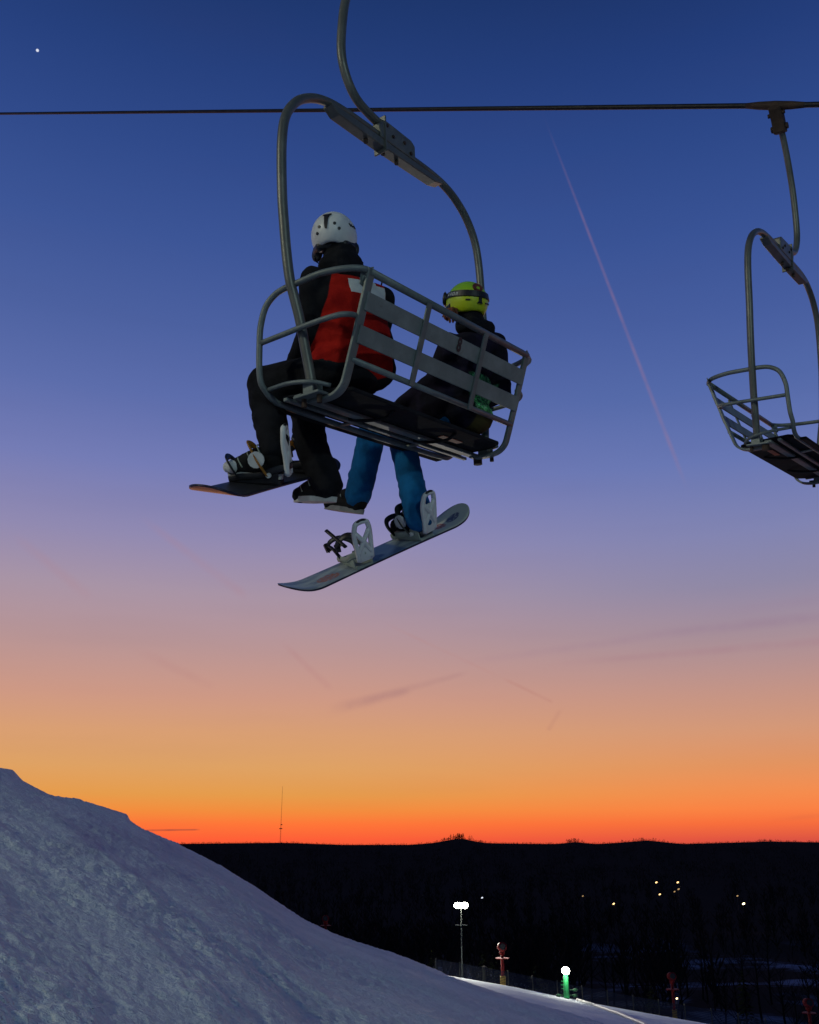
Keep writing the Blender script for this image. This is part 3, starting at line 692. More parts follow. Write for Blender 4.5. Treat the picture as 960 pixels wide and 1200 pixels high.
def jacket1_build(q, co):
    x, y, z = q.xyz(co)          # object space: seat frame less org1
    nse = q.m('MULTIPLY', q.m('SUBTRACT', q.noise(co, 9, 3), .5), .02)
    xr = q.m('SUBTRACT', q.m('MULTIPLY', q.m('SUBTRACT', x, .02), .883), q.m('MULTIPLY', q.m('ADD', y, .01), .469))   # across the back
    yr = q.m('ADD', q.m('MULTIPLY', q.m('SUBTRACT', x, .02), .469), q.m('MULTIPLY', q.m('ADD', y, .01), .883))
    edge = q.m('ADD', q.m('ADD', xr, nse), q.m('MULTIPLY', q.m('SUBTRACT', .52, z), .26))
    red = q.m('MULTIPLY', q.step(edge, -.165, -.158), q.m('SUBTRACT', 1.0, q.step(xr, .205, .21)))
    red = q.m('MULTIPLY', red, q.m('SUBTRACT', 1.0, q.step(yr, .05, .06)))
    red = q.m('MULTIPLY', red, q.step(q.m('SUBTRACT', z, q.m('MULTIPLY', q.m('ADD', xr, .1), .36)), -.035, -.025))
    red = q.m('MULTIPLY', red, q.m('SUBTRACT', 1.0, q.step(z, .67, .68)))
    dx = q.m('ABSOLUTE', q.m('SUBTRACT', xr, .095)); dz = q.m('ABSOLUTE', q.m('SUBTRACT', z, .585))
    arm1 = q.m('MULTIPLY', q.m('LESS_THAN', dx, .135), q.m('LESS_THAN', dz, .05))
    arm2 = q.m('MULTIPLY', q.m('LESS_THAN', dx, .052), q.m('LESS_THAN', dz, .135))
    cross = q.m('MULTIPLY', q.m('MAXIMUM', arm1, arm2), red)
    blk = q.mix(q.step(q.noise(co, 12, 4), .3, .7), (.007,.007,.009), (.012,.012,.014))
    rd = q.mix(q.step(q.noise(co, 10, 5), .25, .75), (.26,.006,.005), (.42,.014,.008))
    c = q.mix(red, blk, rd)
    return q.mix(cross, c, (.52,.54,.52))
M_J1 = mat('patrol_jacket_cloth', None, .9, 0, .003, 45, spec=.1, build=jacket1_build)
def off(sh, o):
    r = []
    for s in sh:
        if s[0] == 'c': r.append(('c', Vector(s[1])-o, s[2], Vector(s[3])-o, s[4]))
        else: r.append(('e', Vector(s[1])-o, *s[2:]))
    return r
rz_ = (0, 0, R_(-28))
jk = [('e', V(.29,.19,.21), (.26,.17,.16), rz_), ('e', V(.30,.20,.38), (.25,.165,.2), rz_), ('e', V(.295,.21,.55), (.25,.155,.17), rz_), ('e', V(.28,.22,.66), (.21,.12,.10), rz_),
      ('c', V(.255,.24,.74), .075, V(.25,.245,.83), .078), ('c', J1['shL'], .080, J1['elL']+V(.02,0,0), .072), ('c', J1['elL']+V(.02,0,0), .070, J1['wrL'], .055),
      ('c', J1['shR']-V(0,0,.01), .075, J1['elR'], .068), ('c', J1['elR'], .066, J1['wrR'], .055), ('c', V(.26,.22,.68), .09, J1['shL'], .078), ('c', V(.26,.22,.68), .09, J1['shR']-V(0,0,.01), .074)]
blob('jacket', off(jk, org1), M_J1, p1, .011, .008, 6, 1)
# neck gaiter / collar and hood roll under the helmet
blob('hood', off([('c', V(.21,.19,.79), .062, V(.31,.17,.80), .062), ('c', V(.18,.26,.80), .062, V(.21,.18,.82), .06), ('c', V(.34,.22,.82), .058, V(.30,.17,.83), .06), ('c', V(.26,.22,.78), .11, V(.25,.235,.93), .092)], org1), M_PANTS, p1, .010, .008, 12, 4)
tr = [('e', V(.27,.19,.13), (.19,.15,.11)), ('c', J1['hipL'], .125, J1['knL'], .108), ('c', J1['knL'], .106, J1['knL']*.5+ank1*.5+V(0,.0,0), .098), ('c', J1['knL']*.5+ank1*.5, .098, ank1+V(0,0,.03), .085),
      ('c', J1['hipR'], .115, J1['knR'], .098), ('c', J1['knR'], .098, V(.415,.64,-.14), .098), ('c', V(.415,.64,-.14), .098, J1['anR']+V(0,0,-.03), .092)]
blob('trousers', off(tr, org1), M_PANTS, p1, .011, .009, 6, 2)
for s, sd in (('L', 1), ('R', -1)):
    glove(p1, J1['wr'+s]-org1, J1['ha'+s]-J1['wr'+s], V(-sd, .2, 0), M_BLACK)
boot(p1, sole1, M_SHELL, mat('white_boot_sole', (.50,.50,.46), .6, 0, .001, 40, .2), INV1)
# toe cap and pale side patch of the strapped boot
toeM = INV1 @ sole1
blob('toe_cap', [('c', toeM @ V(-.02,.135,.05), .040, toeM @ V(.02,.14,.05), .040), ('e', toeM @ V(0,.165,.045), (.034,.034,.034))], M_WHITE, p1, .008, 0, 9, 0, 1)
# free right boot: toe to the left in the photo
hl = V(.452,.50,-.475); tl = V(.415,.79,-.432); fy = (tl-hl).normalized(); fx = fy.cross(V(0,0,1)).normalized(); fz = fx.cross(fy)
MR = Matrix((fx, fy, fz)).transposed().to_4x4(); MR.translation = hl+fy*.12 - fz*.02
boot(p1, M1 @ MR, M_SHELL, mat('white_boot_sole', None), INV1)
# helmet
hx = fw1.cross(V(0,0,1)).normalized(); hz = hx.cross(fw1)
HM = Matrix((hx, fw1, hz)).transposed().to_4x4() @ Matrix.Rotation(R_(-4), 4, 'Z') @ Matrix.Rotation(R_(20), 4, 'X'); HM.translation = J1['head']-org1+V(0,0,.022)
he = helmet(p1, HM, M_WHITE, sc=1.12)
shell_strip('goggle_clip', HM, [(-6, 43), (-6, 39), (-7, 31), (-7, 16), (-7, 4)], [.026, .017, .012, .010, .006], M_BLACK, he, 1.12)
for az, el in ((-26, 11), (-33, -3), (15, 14), (25, 2)):
    bm = bmesh.new(); shell_disc(bm, HM, az, el, .009, 1.12); from_bm('vent', bm, M_BLACK, he)
for k in range(4): shell_strip('painted_script', HM, [(56+k*7, 15+(4 if k == 0 else (k % 2)*3)), (61+k*7, 11)], .0022, M_BLACK, he, 1.12, th=.002)
blob('ear_pad', [('e', HM @ V(.108, .0, -.085), (.02,.04,.05)), ('e', HM @ V(-.108, .0, -.085), (.02,.04,.05)), ('c', HM @ V(-.07,-.09,-.07), .028, HM @ V(.07,-.09,-.07), .028), ('c', HM @ V(.07,-.09,-.07), .028, HM @ V(.105,-.02,-.07), .025), ('c', HM @ V(-.07,-.09,-.07), .028, HM @ V(-.105,-.02,-.07), .025)], M_BLACK, he, .008, 0, 9, 0, 1)
tube('chin_strap', [HM @ V(.116,.01,-.07), HM @ V(.124,-.02,-.11), HM @ V(.10,0,-.14), HM @ V(0,.05,-.17), HM @ V(-.10,0,-.14), HM @ V(-.122,-.02,-.11), HM @ V(-.116,.01,-.07)], .004, M_BLACK, he, 6, 5)
tube('goggle_frame', [HM @ V(-.10,.10,-.02), HM @ V(-.05,.14,-.02), HM @ V(.05,.14,-.02), HM @ V(.10,.10,-.02)], 1, M_BLACK, he, 8, 5, flat=(.038, .012), up=HM.to_3x3() @ V(0, 1, 0))
# radio cord and microphone on the shoulder
tube('radio_cord', [V(.43,.17,.74)-org1, V(.45,.12,.80)-org1, V(.50,.12,.79)-org1, V(.51,.16,.70)-org1], .005, M_BLACK, p1, 6, 6)

# ---- rider two: yellow helmet, dark jacket, blue trousers
org2 = V(1.26, .16, .06)
sole2 = B2 @ rz2 @ Matrix.Translation((0, 0, .028)); ank2 = Mi1 @ (sole2 @ V(0, -.10, .14))
J2 = dict(pelvis=V(1.26,.16,.16), chest=V(1.30,.08,.48), neck=V(1.31,.05,.70), head=V(1.31,.055,.86),
          shL=V(1.13,.09,.575), shR=V(1.52,-.01,.655), elL=V(1.08,.18,.33), elR=V(1.60,.02,.34), wrL=V(1.04,.42,.22), wrR=V(1.46,.30,.22), haL=V(1.06,.49,.22), haR=V(1.44,.38,.22),
          hipL=V(1.17,.20,.14), hipR=V(1.35,.20,.14), knL=V(1.10,.72,.12), knR=V(1.31,.65,.12), anL=V(1.06,.80,-.28), anR=ank2)
hl = V(1.073,.80,-.415); tl = V(1.02,1.10,-.335); fy = (tl-hl).normalized(); fx = fy.cross(V(0,0,1)).normalized(); fz = fx.cross(fy)
MRb = Matrix((fx, fy, fz)).transposed().to_4x4(); MRb.translation = hl+fy*.13 - fz*.015; J2['anL'] = MRb @ V(0, -.06, .13)
fw2 = (M1.to_3x3().inverted() @ V(-.50, .87, .0)).normalized(); J2['face'] = fw2
p2, Rh2 = head_and_body('person', '', '', org2, J2)
p2.matrix_world = M1 @ Matrix.Translation(org2); INV2 = (M1 @ Matrix.Translation(org2)).inverted()
tag(p2, 'rider in yellow helmet, dark jacket and blue trousers, seated at the right of the chair', 'person')
def jacket2_build(q, co):
    x, y, z = q.xyz(co)
    blk = q.mix(q.step(q.noise(co, 6, 4), .4, .7), (.010,.009,.014), (.020,.015,.034))
    v = q.node('ShaderNodeTexVoronoi'); v.feature = 'DISTANCE_TO_EDGE'; v.inputs['Scale'].default_value = 16; q.l.new(q.mapv(co, (1, 1, .8)), v.inputs['Vector'])
    g = q.mix(q.step(q.noise(co, 22, 4, .6, 2.0), .46, .60), (.03,.17,.06), (.16,.80,.25))
    g = q.mix(q.m('MULTIPLY', q.step(v.outputs[0], .06, .0), .5), g, (.35,.55,.38))
    a = q.m('MULTIPLY', q.step(q.m('ADD', x, q.m('MULTIPLY', z, .12)), -.04, -.02), q.m('SUBTRACT', 1.0, q.step(z, .30, .32)))
    a = q.m('MULTIPLY', a, q.m('SUBTRACT', 1.0, q.step(x, .26, .27)))
    low = q.m('SUBTRACT', 1.0, q.step(z, .045, .10))
    g = q.mix(low, g, (.06,.05,.015))
    return q.mix(a, blk, g)
M_J2 = mat('dark_patterned_jacket_cloth', None, .9, 0, .003, 45, spec=.1, build=jacket2_build)
jk = [('e', V(1.31,.12,.14), (.225,.16,.13)), ('e', V(1.32,.11,.33), (.215,.15,.18)), ('e', V(1.13,.24,.20), (.13,.16,.14)), ('e', V(1.28,.28,.12), (.19,.16,.11)), ('e', V(1.21,.36,.13), (.19,.15,.125)), ('e', V(1.32,.065,.48), (.205,.13,.15)), ('e', V(1.33,.05,.59), (.185,.11,.09)),
      ('c', J2['shL'], .070, J2['elL'], .066), ('c', J2['elL'], .064, J2['wrL'], .052), ('c', J2['shR'], .080, J2['elR'], .074), ('c', J2['elR'], .07, J2['wrR'], .05), ('c', V(1.31,.06,.62), .07, J2['neck'], .07),
      ('c', V(1.3,.07,.58), .08, J2['shL'], .066), ('c', V(1.33,.04,.60), .095, J2['shR'], .08), ('c', V(1.10,.20,.14), .07, V(1.14,.2,.2), .09)]
blob('jacket', off(jk, org2), M_J2, p2, .011, .008, 6, 5)
blob('hood', off([('c', V(1.24,.0,.70), .055, V(1.40,-.03,.715), .055), ('c', V(1.22,.05,.70), .05, V(1.24,.0,.70), .055), ('c', V(1.31,.04,.68), .085, V(1.31,.04,.79), .088), ('c', V(1.40,-.03,.715), .05, V(1.42,.04,.72), .05)], org2), M_PANTS, p2, .010, .008, 12, 6)
tr = [('e', V(1.27,.17,.11), (.17,.14,.09)), ('c', J2['hipL'], .105, J2['knL'], .092), ('c', J2['knL'], .094, V(1.08,.77,-.08), .092), ('c', V(1.08,.77,-.08), .092, J2['anL']+V(0,0,-.02), .088),
      ('c', J2['hipR'], .105, J2['knR'], .090), ('c', J2['knR'], .090, J2['knR']*.5+ank2*.5, .090), ('c', J2['knR']*.5+ank2*.5, .090, ank2+V(0,0,-.03), .090)]
blob('trousers', off(tr, org2), M_BLUEP, p2, .011, .008, 7, 7)
for s, sd in (('L', 1), ('R', -1)): glove(p2, J2['wr'+s]-org2, J2['ha'+s]-J2['wr'+s], V(-sd, .2, 0), M_BLACK)
boot(p2, sole2, M_SHELL, mat('grey_boot_sole', (.20,.20,.2), .6, 0, .001, 40, .2), INV2)
hl = V(1.073,.80,-.415); tl = V(1.02,1.10,-.335); fy = (tl-hl).normalized(); fx = fy.cross(V(0,0,1)).normalized(); fz = fx.cross(fy)
MR = Matrix((fx, fy, fz)).transposed().to_4x4(); MR.translation = hl+fy*.13 - fz*.015
boot(p2, M1 @ MR, M_SHELL, mat('grey_boot_sole', None), INV2)
def hel2_build(q, co):
    x, y, z = q.xyz(co)
    return q.mix(q.step(q.m('ADD', z, q.m('MULTIPLY', q.m('SUBTRACT', q.noise(co, 12, 3), .5), .05)), .80, .90), (.46,.56,.012), (.22,.46,.02))
M_H2 = mat('yellow_helmet_shell', None, .4, 0, .0003, 30, build=hel2_build)
hx = fw2.cross(V(0,0,1)).normalized(); hz = hx.cross(fw2)
HM = Matrix((hx, fw2, hz)).transposed().to_4x4() @ Matrix.Rotation(R_(22), 4, 'X'); HM.translation = J2['head']-org2+V(0,0,.03)
he = helmet(p2, HM, M_H2, sc=1.09)
st = shell_strip('goggle_strap', HM, [(a, 14+4*math.cos(R_(a))) for a in range(-140, 141, 7)], .020, M_BLACK, he, 1.10)
for k in range(4):
    a0 = -98+k*10
    shell_strip('strap_lettering', HM, [(a0-2, 9.5), (a0, 18), (a0+2, 9.5)] if k == 0 else ([(a0-2, 9.5), (a0-2, 18), (a0+2, 9.5), (a0+2, 18)] if k in (1, 3) else [(a0-2.5, 10), (a0-2.5, 17.5), (a0+2.5, 17.5), (a0+2.5, 10), (a0-2.5, 10)]), .0018, M_WHITE, st, 1.135, .002)
shell_strip('goggle_clip', HM, [(-1, 18), (-1, 0), (-1, -7)], [.012, .010, .020], M_BLACK, he, 1.10)
bm = bmesh.new(); shell_disc(bm, HM, -6, 38, .036, 1.10); em = from_bm('emblem', bm, mat('dark_red_decal', (.12,.03,.015), .4, 0, 0, 5, .2), he)
bm = bmesh.new(); shell_disc(bm, HM, -6, 35, .012, 1.10, .011); from_bm('emblem_centre', bm, M_H2, em)
for az, el in ((-36, -1), (26, -3), (48, -1)): shell_strip('vent', HM, [(az-6, el), (az+6, el+1)], .005, M_BLACK, he, 1.09)
blob('ear_pad', [('e', HM @ V(.112, .02, -.07), (.018,.04,.05)), ('e', HM @ V(-.112, .02, -.07), (.018,.04,.05)), ('c', HM @ V(-.116,.01,-.03), .016, HM @ V(-.112,.03,-.06), .02)], M_BLACK, he, .008, 0, 9, 0, 1)
tube('goggle_frame', [HM @ V(-.12,.09,.02), HM @ V(-.06,.155,.02), HM @ V(.06,.155,.02), HM @ V(.12,.09,.02)], 1, M_BLACK, he, 8, 5, flat=(.045, .014), up=HM.to_3x3() @ V(0, 1, 0))
hs = []
for k in range(26):
    a = random.uniform(-.5, .8); p = HM @ V(-.125+random.uniform(-.015,.02), -.03+a*.06, -.06)
    e = p + V(-.04+random.uniform(-.035,.03), random.uniform(-.05,.03), -.06-random.uniform(0,.05)); hs.append((p, e))
bm = bmesh.new()
for p, e in hs: add_tube(bm, catmull([p, (p+e)/2+V(random.uniform(-.02,.01), random.uniform(-.02,.02), 0), e], 4), [.009]*8+[.002], 6)
from_bm('hair', bm, M_HAIR, p2, True)

# ================================================================== SLOPE LIGHTING, SNOW GUNS, FENCE
def pole_mb(bm, base, top, r0, r1, seg=10): add_tube(bm, [base, base.lerp(top, .5), top], [r0, (r0+r1)/2, r1], seg)
M_GALV = mat('pole_steel', (.06,.07,.065), .5, .4, 0, 5, .2)
M_GREEN = mat('green_pole_pad', (.02,.34,.10), .6, 0, .002, 10, .2)
M_REDP = mat('red_snow_gun_paint', (.20,.006,.005), .7, 0, .002, 5, .2)
M_LAMP = emis('lamp_glow', (1.0, .97, .82), 60.0)
def gz(p, hf): return hf(math.atan2(p.x, p.y), math.hypot(p.x, p.y))
# tall floodlight
b0 = place(.0503, 0, 125); b0.z = valley_height(.0503, 125); zt = -.0582*125
r_ = empty('floodlight_pole', 'tall slim pole carrying two bright white floodlights above the dark trees', 'floodlight', Matrix.Translation(b0), 'lit lamps beside the ski run')
H_ = zt-b0.z; bm = bmesh.new(); pole_mb(bm, V(0,0,0), V(0,0,H_-.2), .13, .07); from_bm('pole', bm, M_GALV, r_, True)
beam('cross_arm', (-.9, 0, H_-.15), (.9, 0, H_-.15), (0, 0, 1), .09, .09, M_GALV, r_); beam('service_rail', (-.75, 0, H_-2.1), (.75, 0, H_-2.1), (0, 0, 1), .09, .3, M_GALV, r_)
for s in (-1, 1):
    bm = bmesh.new(); add_tube(bm, [V(s*.42, .40, H_+.18), V(s*.42, .2, H_+.18), V(s*.42, -.12, H_+.12)], [.16, .36, .46], 18); hd = from_bm('lamp_head', bm, M_GALV, r_, True)
    bm = bmesh.new(); add_ball(bm, (s*.42, -.12, H_+.12), (.44, .13, .37), 3); from_bm('lamp_glass', bm, M_LAMP, hd, True)
L_ = bpy.data.lights.new('floodlight', 'SPOT'); L_.spot_size = R_(120); L_.spot_blend = .6; L_.energy = 24000; L_.shadow_soft_size = .5; L_.color = (1, .97, .84)
lo = bpy.data.objects.new('floodlight', L_); C.objects.link(lo); lo.parent = r_; lo.location = (0, -.7, H_+.1); lo.rotation_euler = V(.25, -1, -.75).to_track_quat('-Z', 'Y').to_euler()
# green padded lamp pole with climbing pegs
g0 = place(.1482, 0, 96); g0.z = run_height(.1482, 96); Hg = -.1144*96-g0.z
g_ = empty('lamp_pole', 'bright lamp on a short green padded pole with climbing pegs beside the run', 'lamp post', Matrix.Translation(g0), 'lit lamps beside the ski run')
bm = bmesh.new(); add_tube(bm, [V(0,0,0), V(0,0,Hg*.5), V(0,0,Hg-.15)], [.26, .24, .20], 14); from_bm('pole', bm, M_GREEN, g_, True)
for k in range(int((Hg-1.3)/.3)): beam('climbing_peg', (-.42, 0, .8+k*.3), (-.18, 0, .8+k*.3), (0, 0, 1), .05, .05, M_GREEN, g_, .004)
for x, z in ((-.75, .25), (.75, .25), (.8, .7), (.0, -.02)):
    bm = bmesh.new(); add_ball(bm, (x, -.1, z), (.24, .2, .15), 2); add_tube(bm, [V(0,0,z), V(x,-.1,z)], .05, 6); from_bm('base_foot', bm, mat('dark_green_iron', (.01,.07,.03), .6, 0), g_, True)
bm = bmesh.new(); add_tube(bm, [V(0,.35,Hg+.1), V(0,.1,Hg+.1), V(0,-.1,Hg+.05)], [.14, .30, .40], 18); hd = from_bm('lamp_head', bm, M_GALV, g_, True)
bm = bmesh.new(); add_ball(bm, (0, -.12, Hg+.06), (.36, .12, .33), 3); from_bm('lamp_glass', bm, M_LAMP, hd, True)
L_ = bpy.data.lights.new('lamp', 'POINT'); L_.energy = 150; L_.shadow_soft_size = .3; L_.color = (1, .97, .82)
lo = bpy.data.objects.new('lamp', L_); C.objects.link(lo); lo.parent = g_; lo.location = (0, -.9, Hg-.1)
# snow-making hose lying down the run
hp = []
for k in range(14):
    az = .158+.0075*k; r = 97-3.2*k; p = place(az, 0, r); p.z = run_height(az, r)+.10; hp.append(p)
o = tube('hose', [p-hp[0] for p in hp], .14, mat('pale_hose', (.6,.6,.58), .6), None, 8, 5); o.location = hp[0]
tag(o, 'pale snowmaking hose lying down the run from the green pole', 'hose')
# red snow guns on towers
def snow_gun(az, tb, tt, r, label, sc=1.0):
    p = place(az, tb, r); H = (tt-tb)*r
    e = empty('snow_gun', label, 'snow gun', Matrix.Translation(p), 'red snow guns on towers')
    bm = bmesh.new(); add_tube(bm, [V(0,0,-2.0), V(0,0,H-.7)], .17*sc, 10); from_bm('tower', bm, M_REDP, e, True)
    bm = bmesh.new(); add_tube(bm, [V(0,0,H*.60), V(0,0,H*.62)], .75*sc, 16); from_bm('platform', bm, M_REDP, e)
    bm = bmesh.new(); add_tube(bm, [V(-.1,.5,H-.55), V(-.05,.3,H-.5), V(0,-.5,H-.42)], [.30*sc, .46*sc, .48*sc], 20); add_ball(bm, (0, 0, H-1.05), (.32, .32, .3), 2)
    dr = from_bm('fan_barrel', bm, M_REDP, e, True)
    bm = bmesh.new(); add_tube(bm, [V(0,-.505,H-.42), V(0,-.53,H-.42)], .34*sc, 18); from_bm('nozzle_ring', bm, M_BLACK, dr)
    bm = bmesh.new(); add_tube(bm, [V(0,0,-.3), V(0,0,.75)], .30, 12); from_bm('base_pad', bm, mat('yellow_pad', (.5,.32,.02), .6), e, True)
snow_gun(.0890, -.1262, -.0900, 113, 'red fan snow gun on a tower with a yellow base pad beside the fence')
snow_gun(.2455, -.1500, -.1130, 130, 'dim red snow gun tower in the dark trees right of the green pole')
snow_gun(.3612, -.1600, -.1300, 125, 'dim red snow gun at the bottom right corner of the view')
snow_gun(-.0815, -.0900, -.0660, 140, 'dim red snow gun showing just over the edge of the snow slope')
# fence along the far edge of the run
fz_ = [.025+.0115*k for k in range(32)]
def run_pt(az, r=108.5):
    p = place(az, 0, r); p.z = run_height(az, r); return p
F0 = run_pt(fz_[0]); fe = empty('safety_fence', 'long low dark net fence along the far edge of the lit run', 'fence', Matrix.Translation(F0))
for k in range(0, 32, 2):
    p = run_pt(fz_[k])-F0; bm = bmesh.new(); add_tube(bm, [p+V(0,0,-.3), p+V(0,0,1.45)], .06 if k != 4 else .16, 8)
    from_bm('post', bm, mat('fence_post', (.07,.07,.06), .9), fe, True)
bm = bmesh.new(); P_ = [run_pt(.025+.0115*k/4)-F0 for k in range(125)]
for j in range(9):
    for a, c in zip(P_, P_[1:]): add_beam(bm, a+V(0,0,.12+j*.145), c+V(0,0,.12+j*.145), (0, 0, 1), .05, .012)
for a, c in zip(P_, P_[1:]):
    for t in (0, .33, .66): q_ = a.lerp(c, t); add_beam(bm, q_+V(0,0,.1), q_+V(0,0,1.3), (1, 0, 0), .04, .010)
from_bm('net', bm, mat('blue_net', (.014,.02,.045), .9), fe)

# ================================================================== TREES
M_BARK = mat('bare_bark', (.022,.020,.020), 1.0, 0, 0, 5, .3, spec=0.0)
M_NEEDLE = mat('conifer_needles', (.055,.055,.022), 1.0, 0, 0, 3, .4, spec=0.0)
def bare_tree(az, r, H, label, hf=valley_height, seed=0):
    rnd = random.Random(seed); p = place(az, 0, r); p.z = hf(az, r)-.3
    e = empty('bare_tree', label, 'tree', Matrix.Translation(p), 'bare trees below the run')
    bm = bmesh.new(); lean = V(rnd.uniform(-.05,.05), rnd.uniform(-.05,.05), 1)
    tk = [lean*H*t + V(rnd.uniform(-.15,.15), rnd.uniform(-.15,.15), 0) for t in (0, .25, .5, .75, 1)]
    add_tube(bm, catmull(tk, 3), [.20*(1-i/13.5)+.02 for i in range(13)], 7); from_bm('trunk', bm, M_BARK, e, True)
    bm = bmesh.new()
    for k in range(20):
        t = rnd.uniform(.25, .97); a = rnd.uniform(0, 6.28); L_ = H*(1-t)*.5+1.2; s = lean*H*t
        d = V(math.cos(a), math.sin(a), rnd.uniform(.5, 1.3)).normalized(); m_ = s+d*L_*.5; e_ = s+d*L_+V(0,0,L_*.25)
        add_tube(bm, [s, m_, e_], [.07, .045, .02], 4)
        for q in range(5):
            t2 = rnd.uniform(.3, 1); s2 = s.lerp(e_, t2); d2 = (d+V(rnd.uniform(-.9,.9), rnd.uniform(-.9,.9), rnd.uniform(-.1,.7))).normalized()
            add_tube(bm, [s2, s2+d2*L_*rnd.uniform(.2,.45)], [.025, .010], 3)
    from_bm('crown', bm, M_BARK, e)
def conifer(az, r, te_top, label, hf=valley_height, seed=0, w=.27):
    rnd = random.Random(seed); p = place(az, 0, r); p.z = hf(az, r)-.3; H = te_top*r-p.z
    e = empty('conifer', label, 'tree', Matrix.Translation(p), 'conifers below the run')
    bm = bmesh.new(); add_tube(bm, [V(0,0,0), V(0,0,H)], [.22, .03], 7); from_bm('trunk', bm, M_BARK, e, True)
    bm = bmesh.new(); n = 620
    for k in range(n):
        t = 1-(k/n)**.62; z = H*(.08+.92*t)*1.0; rr = w*H*(1-t)**.85+.05; a = rnd.uniform(0, 6.28)
        q = rr*rnd.uniform(.35, 1.12); c = V(math.cos(a)*q, math.sin(a)*q, z-q*.30+rnd.uniform(-.2,.2))
        d = V(math.cos(a), math.sin(a), -.35); sd_ = V(-math.sin(a), math.cos(a), rnd.uniform(-.4,.4)); s = rnd.uniform(.18, .5)
        vs = [bm.verts.new(c+d*s), bm.verts.new(c+sd_*s*.5-V(0,0,s*.1)), bm.verts.new(c-d*s*.7), bm.verts.new(c-sd_*s*.5+V(0,0,s*.1))]
        bm.faces.new(vs)
    from_bm('crown', bm, M_NEEDLE, e)
conifer(.0215, 133, -.099, 'small yellowish conifer nearest the snow edge, left of the floodlight pole', seed=1, w=.24)
conifer(.0705, 137, -.099, 'conifer just right of the floodlight pole', seed=2, w=.25)
conifer(.0800, 140, -.0985, 'conifer directly left of the red fan snow gun', seed=3, w=.22)
conifer(.120, 138, -.108, 'broad faint conifer between the snow gun and the green pole', seed=4, w=.34)
conifer(.2260, 132, -.1265, 'dark conifer left of the dim red tower', seed=5, w=.3)
conifer(.3080, 150, -.110, 'tall dark conifer in front of the snowy woodland at the right', seed=6, w=.2)
bare_tree(-.0660, 150, 11.5, 'broad bare tree standing just beyond the edge of the snow slope', seed=11)
words_ = ['left of the green pole', 'above the green pole', 'right of the green pole', 'left of the dim red tower', 'behind the dim red tower', 'right of the dim red tower', 'before the snowy clearing', 'beyond the snowy clearing', 'near the right edge of the view', 'at the right edge of the view']
for i in range(30):
    az = .115+.0098*i+random.uniform(-.003,.003); r = random.uniform(135, 230); H = random.uniform(9, 15)
    bare_tree(az, r, H, f"dark bare tree {words_[i//3]}, {('leftmost','middle one','rightmost')[i%3]} of three", seed=40+i)
# the woods that fill the valley: one mass
bm_v = []; bm_f = []
rnd = random.Random(5)
def clump(p, H, wd, n):
    for _ in range(n):
        t = rnd.random(); a = rnd.uniform(0, 6.28); q = wd*(1-abs(t-(.5 if p.length < 2000 else .1))*1.1)*rnd.uniform(.2, 1)
        c = Vector((p.x+math.cos(a)*q, p.y+math.sin(a)*q, p.z+H*((.22+.78*t) if p.length < 2000 else t))); s = H*rnd.uniform(.035, .09)*(1.7 if p.length > 2000 else 1)
        d = Vector((math.cos(a)*.6, math.sin(a)*.6, 1)).normalized()*s*rnd.uniform(1, 2.4); w_ = Vector((-math.sin(a+1), math.cos(a+1), 0))*s*.28
        i = len(bm_v); bm_v.extend([c-d, c+w_, c+d, c-w_]); bm_f.append((i, i+1, i+2, i+3))
    if p.length > 2000: return
    i = len(bm_v); w_ = H*.012+.05; u = Vector((math.cos(p.x), math.sin(p.x), 0))*w_
    bm_v.extend([Vector(p)-u, Vector(p)+u, Vector(p)+u*.4+Vector((0,0,H)), Vector(p)-u*.4+Vector((0,0,H))]); bm_f.append((i, i+1, i+2, i+3))
for _ in range(5200):
    az = rnd.uniform(-.55, .55); u = rnd.random(); r = 170*(4200/170)**(u**.8)
    x, y = math.sin(az)*r, math.cos(az)*r
    if .13 < az < .42 and r < 420:
        if (az > .26 or .165 < az < .20) and rnd.random() < .9: continue
        if rnd.random() < .35: continue
    if r < 900: H = rnd.uniform(8, 14); n = 34
    elif r < 2000: H = rnd.uniform(10, 16); n = 20
    else: H = rnd.uniform(4, 7.5); n = 14
    if r > 900: wd = H*.9; n = int(n*1.6)
    else: wd = H*.28
    clump(Vector((x, y, valley_height(az, r)-.5)), H, wd, n)
for az in [(.0341+.034*math.sin(k*1.7)) for k in range(1)]: pass
for az0, hh, sp in ((.0512, 20, .011), (.040, 12, .010), (.164, 14, .012), (.232, 11, .018), (.342, 9, .02), (.07, 8, .012)):
    for _ in range(26):
        az = az0+rnd.gauss(0, sp*.5); r = 3700; clump(place(az, 0, r)+Vector((0,0,valley_height(az, r))), hh*rnd.uniform(.5, 1), 9, 30)
for _ in range(1500):
    az = rnd.uniform(-.45, .45); r = rnd.uniform(3300, 3850); hh = 5+4*fb(az*28, 0, 3, 2)
    clump(Vector((math.sin(az)*r, math.cos(az)*r, valley_height(az, r)-1.5)), max(3, hh*rnd.uniform(.7, 1.2)), 12, 16)
me = bpy.data.meshes.new('woodland'); me.from_pydata(bm_v, [], bm_f); me.update()
wl = link_mesh('woodland', me, mat('dark_wood_mass', (.034,.026,.022), 1.0, 0, 0, 1, .4, spec=0.0), None, False); struct(wl, 'stuff')

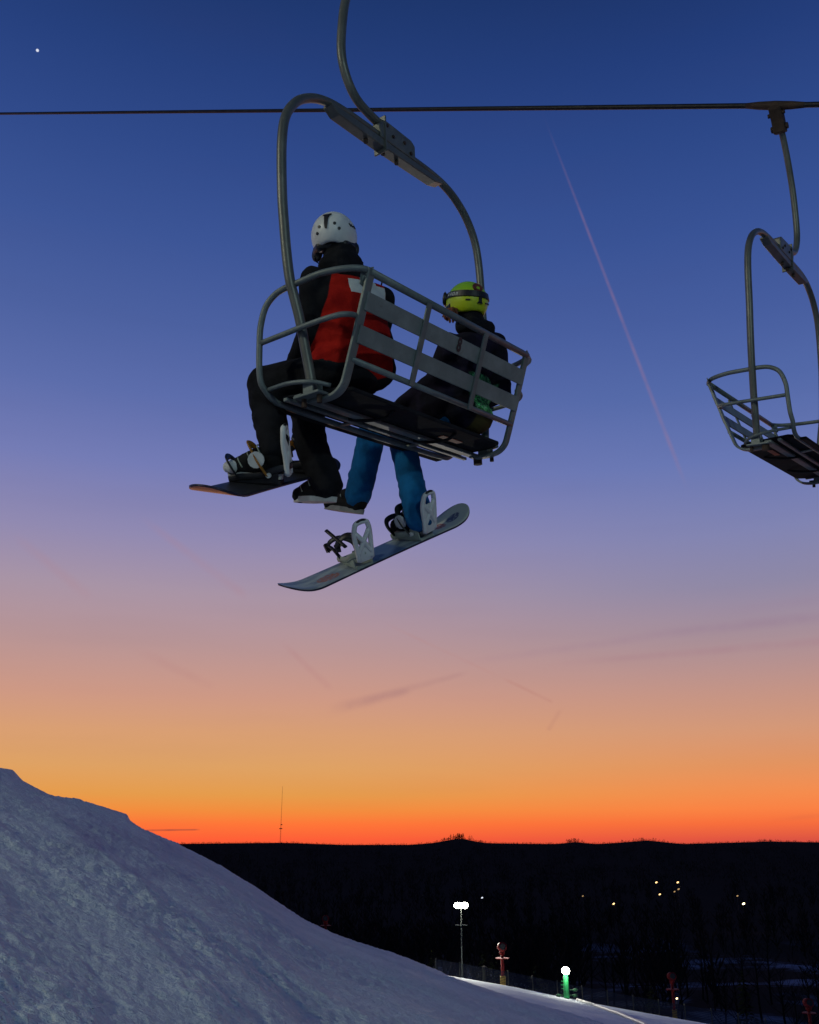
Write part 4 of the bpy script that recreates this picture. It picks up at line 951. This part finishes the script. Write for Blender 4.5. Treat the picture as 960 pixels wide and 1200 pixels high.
# ================================================================== DISTANT LIGHTS AND MAST
M_WARM = emis('warm_window_light', (1.0, .62, .24), 3.0); M_COOL = emis('cool_lamp_light', (.85, .9, 1.0), 1.2); M_HOT = emis('bright_warm_light', (1.0, .78, .40), 9.0)
M_DIM = emis('dim_warm_light', (1.0, .62, .24), .5)
places = [(.071,-.0504,520,M_COOL,.50,'small white lamp right of the tall floodlight pole'),
 (.1683,-.0483,520,M_DIM,.40,'faintest lamp, far left of the cluster of valley lights'),
 (.197,-.0549,520,M_WARM,.55,'warm lamp standing alone left of the cluster of valley lights'),
 (.2384,-.0355,700,M_WARM,.70,'upper left lamp of the cluster of valley lights'),
 (.2407,-.0461,600,M_WARM,.55,'lower left lamp of the cluster of valley lights'),
 (.2582,-.0353,700,M_WARM,.72,'upper right lamp of the cluster of valley lights'),
 (.2584,-.0413,650,M_DIM,.70,'middle right lamp of the cluster of valley lights'),
 (.2545,-.0435,640,M_DIM,.55,'lowest right lamp of the cluster of valley lights'),
 (.3156,-.0532,520,M_HOT,.62,'brightest warm lamp in the valley at the right'),
 (.3110,-.0465,560,M_DIM,.50,'dim lamp just above the brightest warm lamp'),
 (.2484,-.1349,128,M_HOT,.10,'small lamp low beside the dim red snow gun tower')]
for az, te, r, m_, s, lab in places:
    z0 = valley_height(az, r)-.2; zt = te*r; p = place(az, 0, r); p.z = z0; H = zt-z0
    e = empty('street_lamp', lab, 'street lamp', Matrix.Translation(p), 'small lamps among the dark woods'); ww = .10
    bm = bmesh.new(); add_tube(bm, [V(0,0,0), V(0,0,H)], [.12*s+.03, .05], 6); from_bm('pole', bm, M_GALV, e)
    bm = bmesh.new(); add_tube(bm, [V(0,0,H), V(0,-s,H+s*.6)], [.05, .05], 6); arm = from_bm('arm', bm, M_GALV, e)
    bm = bmesh.new(); add_ball(bm, (0, -s, H), (s*1.1, s*.8, s*.62), 2, Euler((0, R_(-25), 0)).to_matrix()); from_bm('lamp_head', bm, m_, e, True)
# tall guyed mast on the far ridge
r = 3600; az = -.1284; p = place(az, 0, r); p.z = valley_height(az, r); Ht = .0540*r-p.z
e = empty('radio_mast', 'very tall thin radio mast rising from the far ridge against the orange sky', 'radio mast', Matrix.Translation(p))
M_MAST = mat('mast_paint', (.50,.16,.09), .7)
bm = bmesh.new()
for a in range(3):
    o_ = V(math.cos(a*2.094), math.sin(a*2.094), 0); add_tube(bm, [o_*1.6, o_*.9+V(0,0,Ht*.45), o_*.5+V(0,0,Ht)], [.34, .24, .15], 5)
for k in range(60):
    z = Ht*k/60; w_ = 1.6-.9*k/60; a = k*2.094
    add_tube(bm, [V(math.cos(a)*w_, math.sin(a)*w_, z), V(math.cos(a+2.094)*w_, math.sin(a+2.094)*w_, z+Ht/60)], .09, 4)
from_bm('lattice', bm, M_MAST, e)
bm = bmesh.new(); add_tube(bm, [V(0,0,Ht*.24), V(0,0,Ht*.255)], 5.5, 14); add_tube(bm, [V(2,0,Ht*.31), V(2,0,Ht*.325)], 3.2, 14); from_bm('antenna_deck', bm, mat('deck_paint', (.20,.09,.05), .7), e)
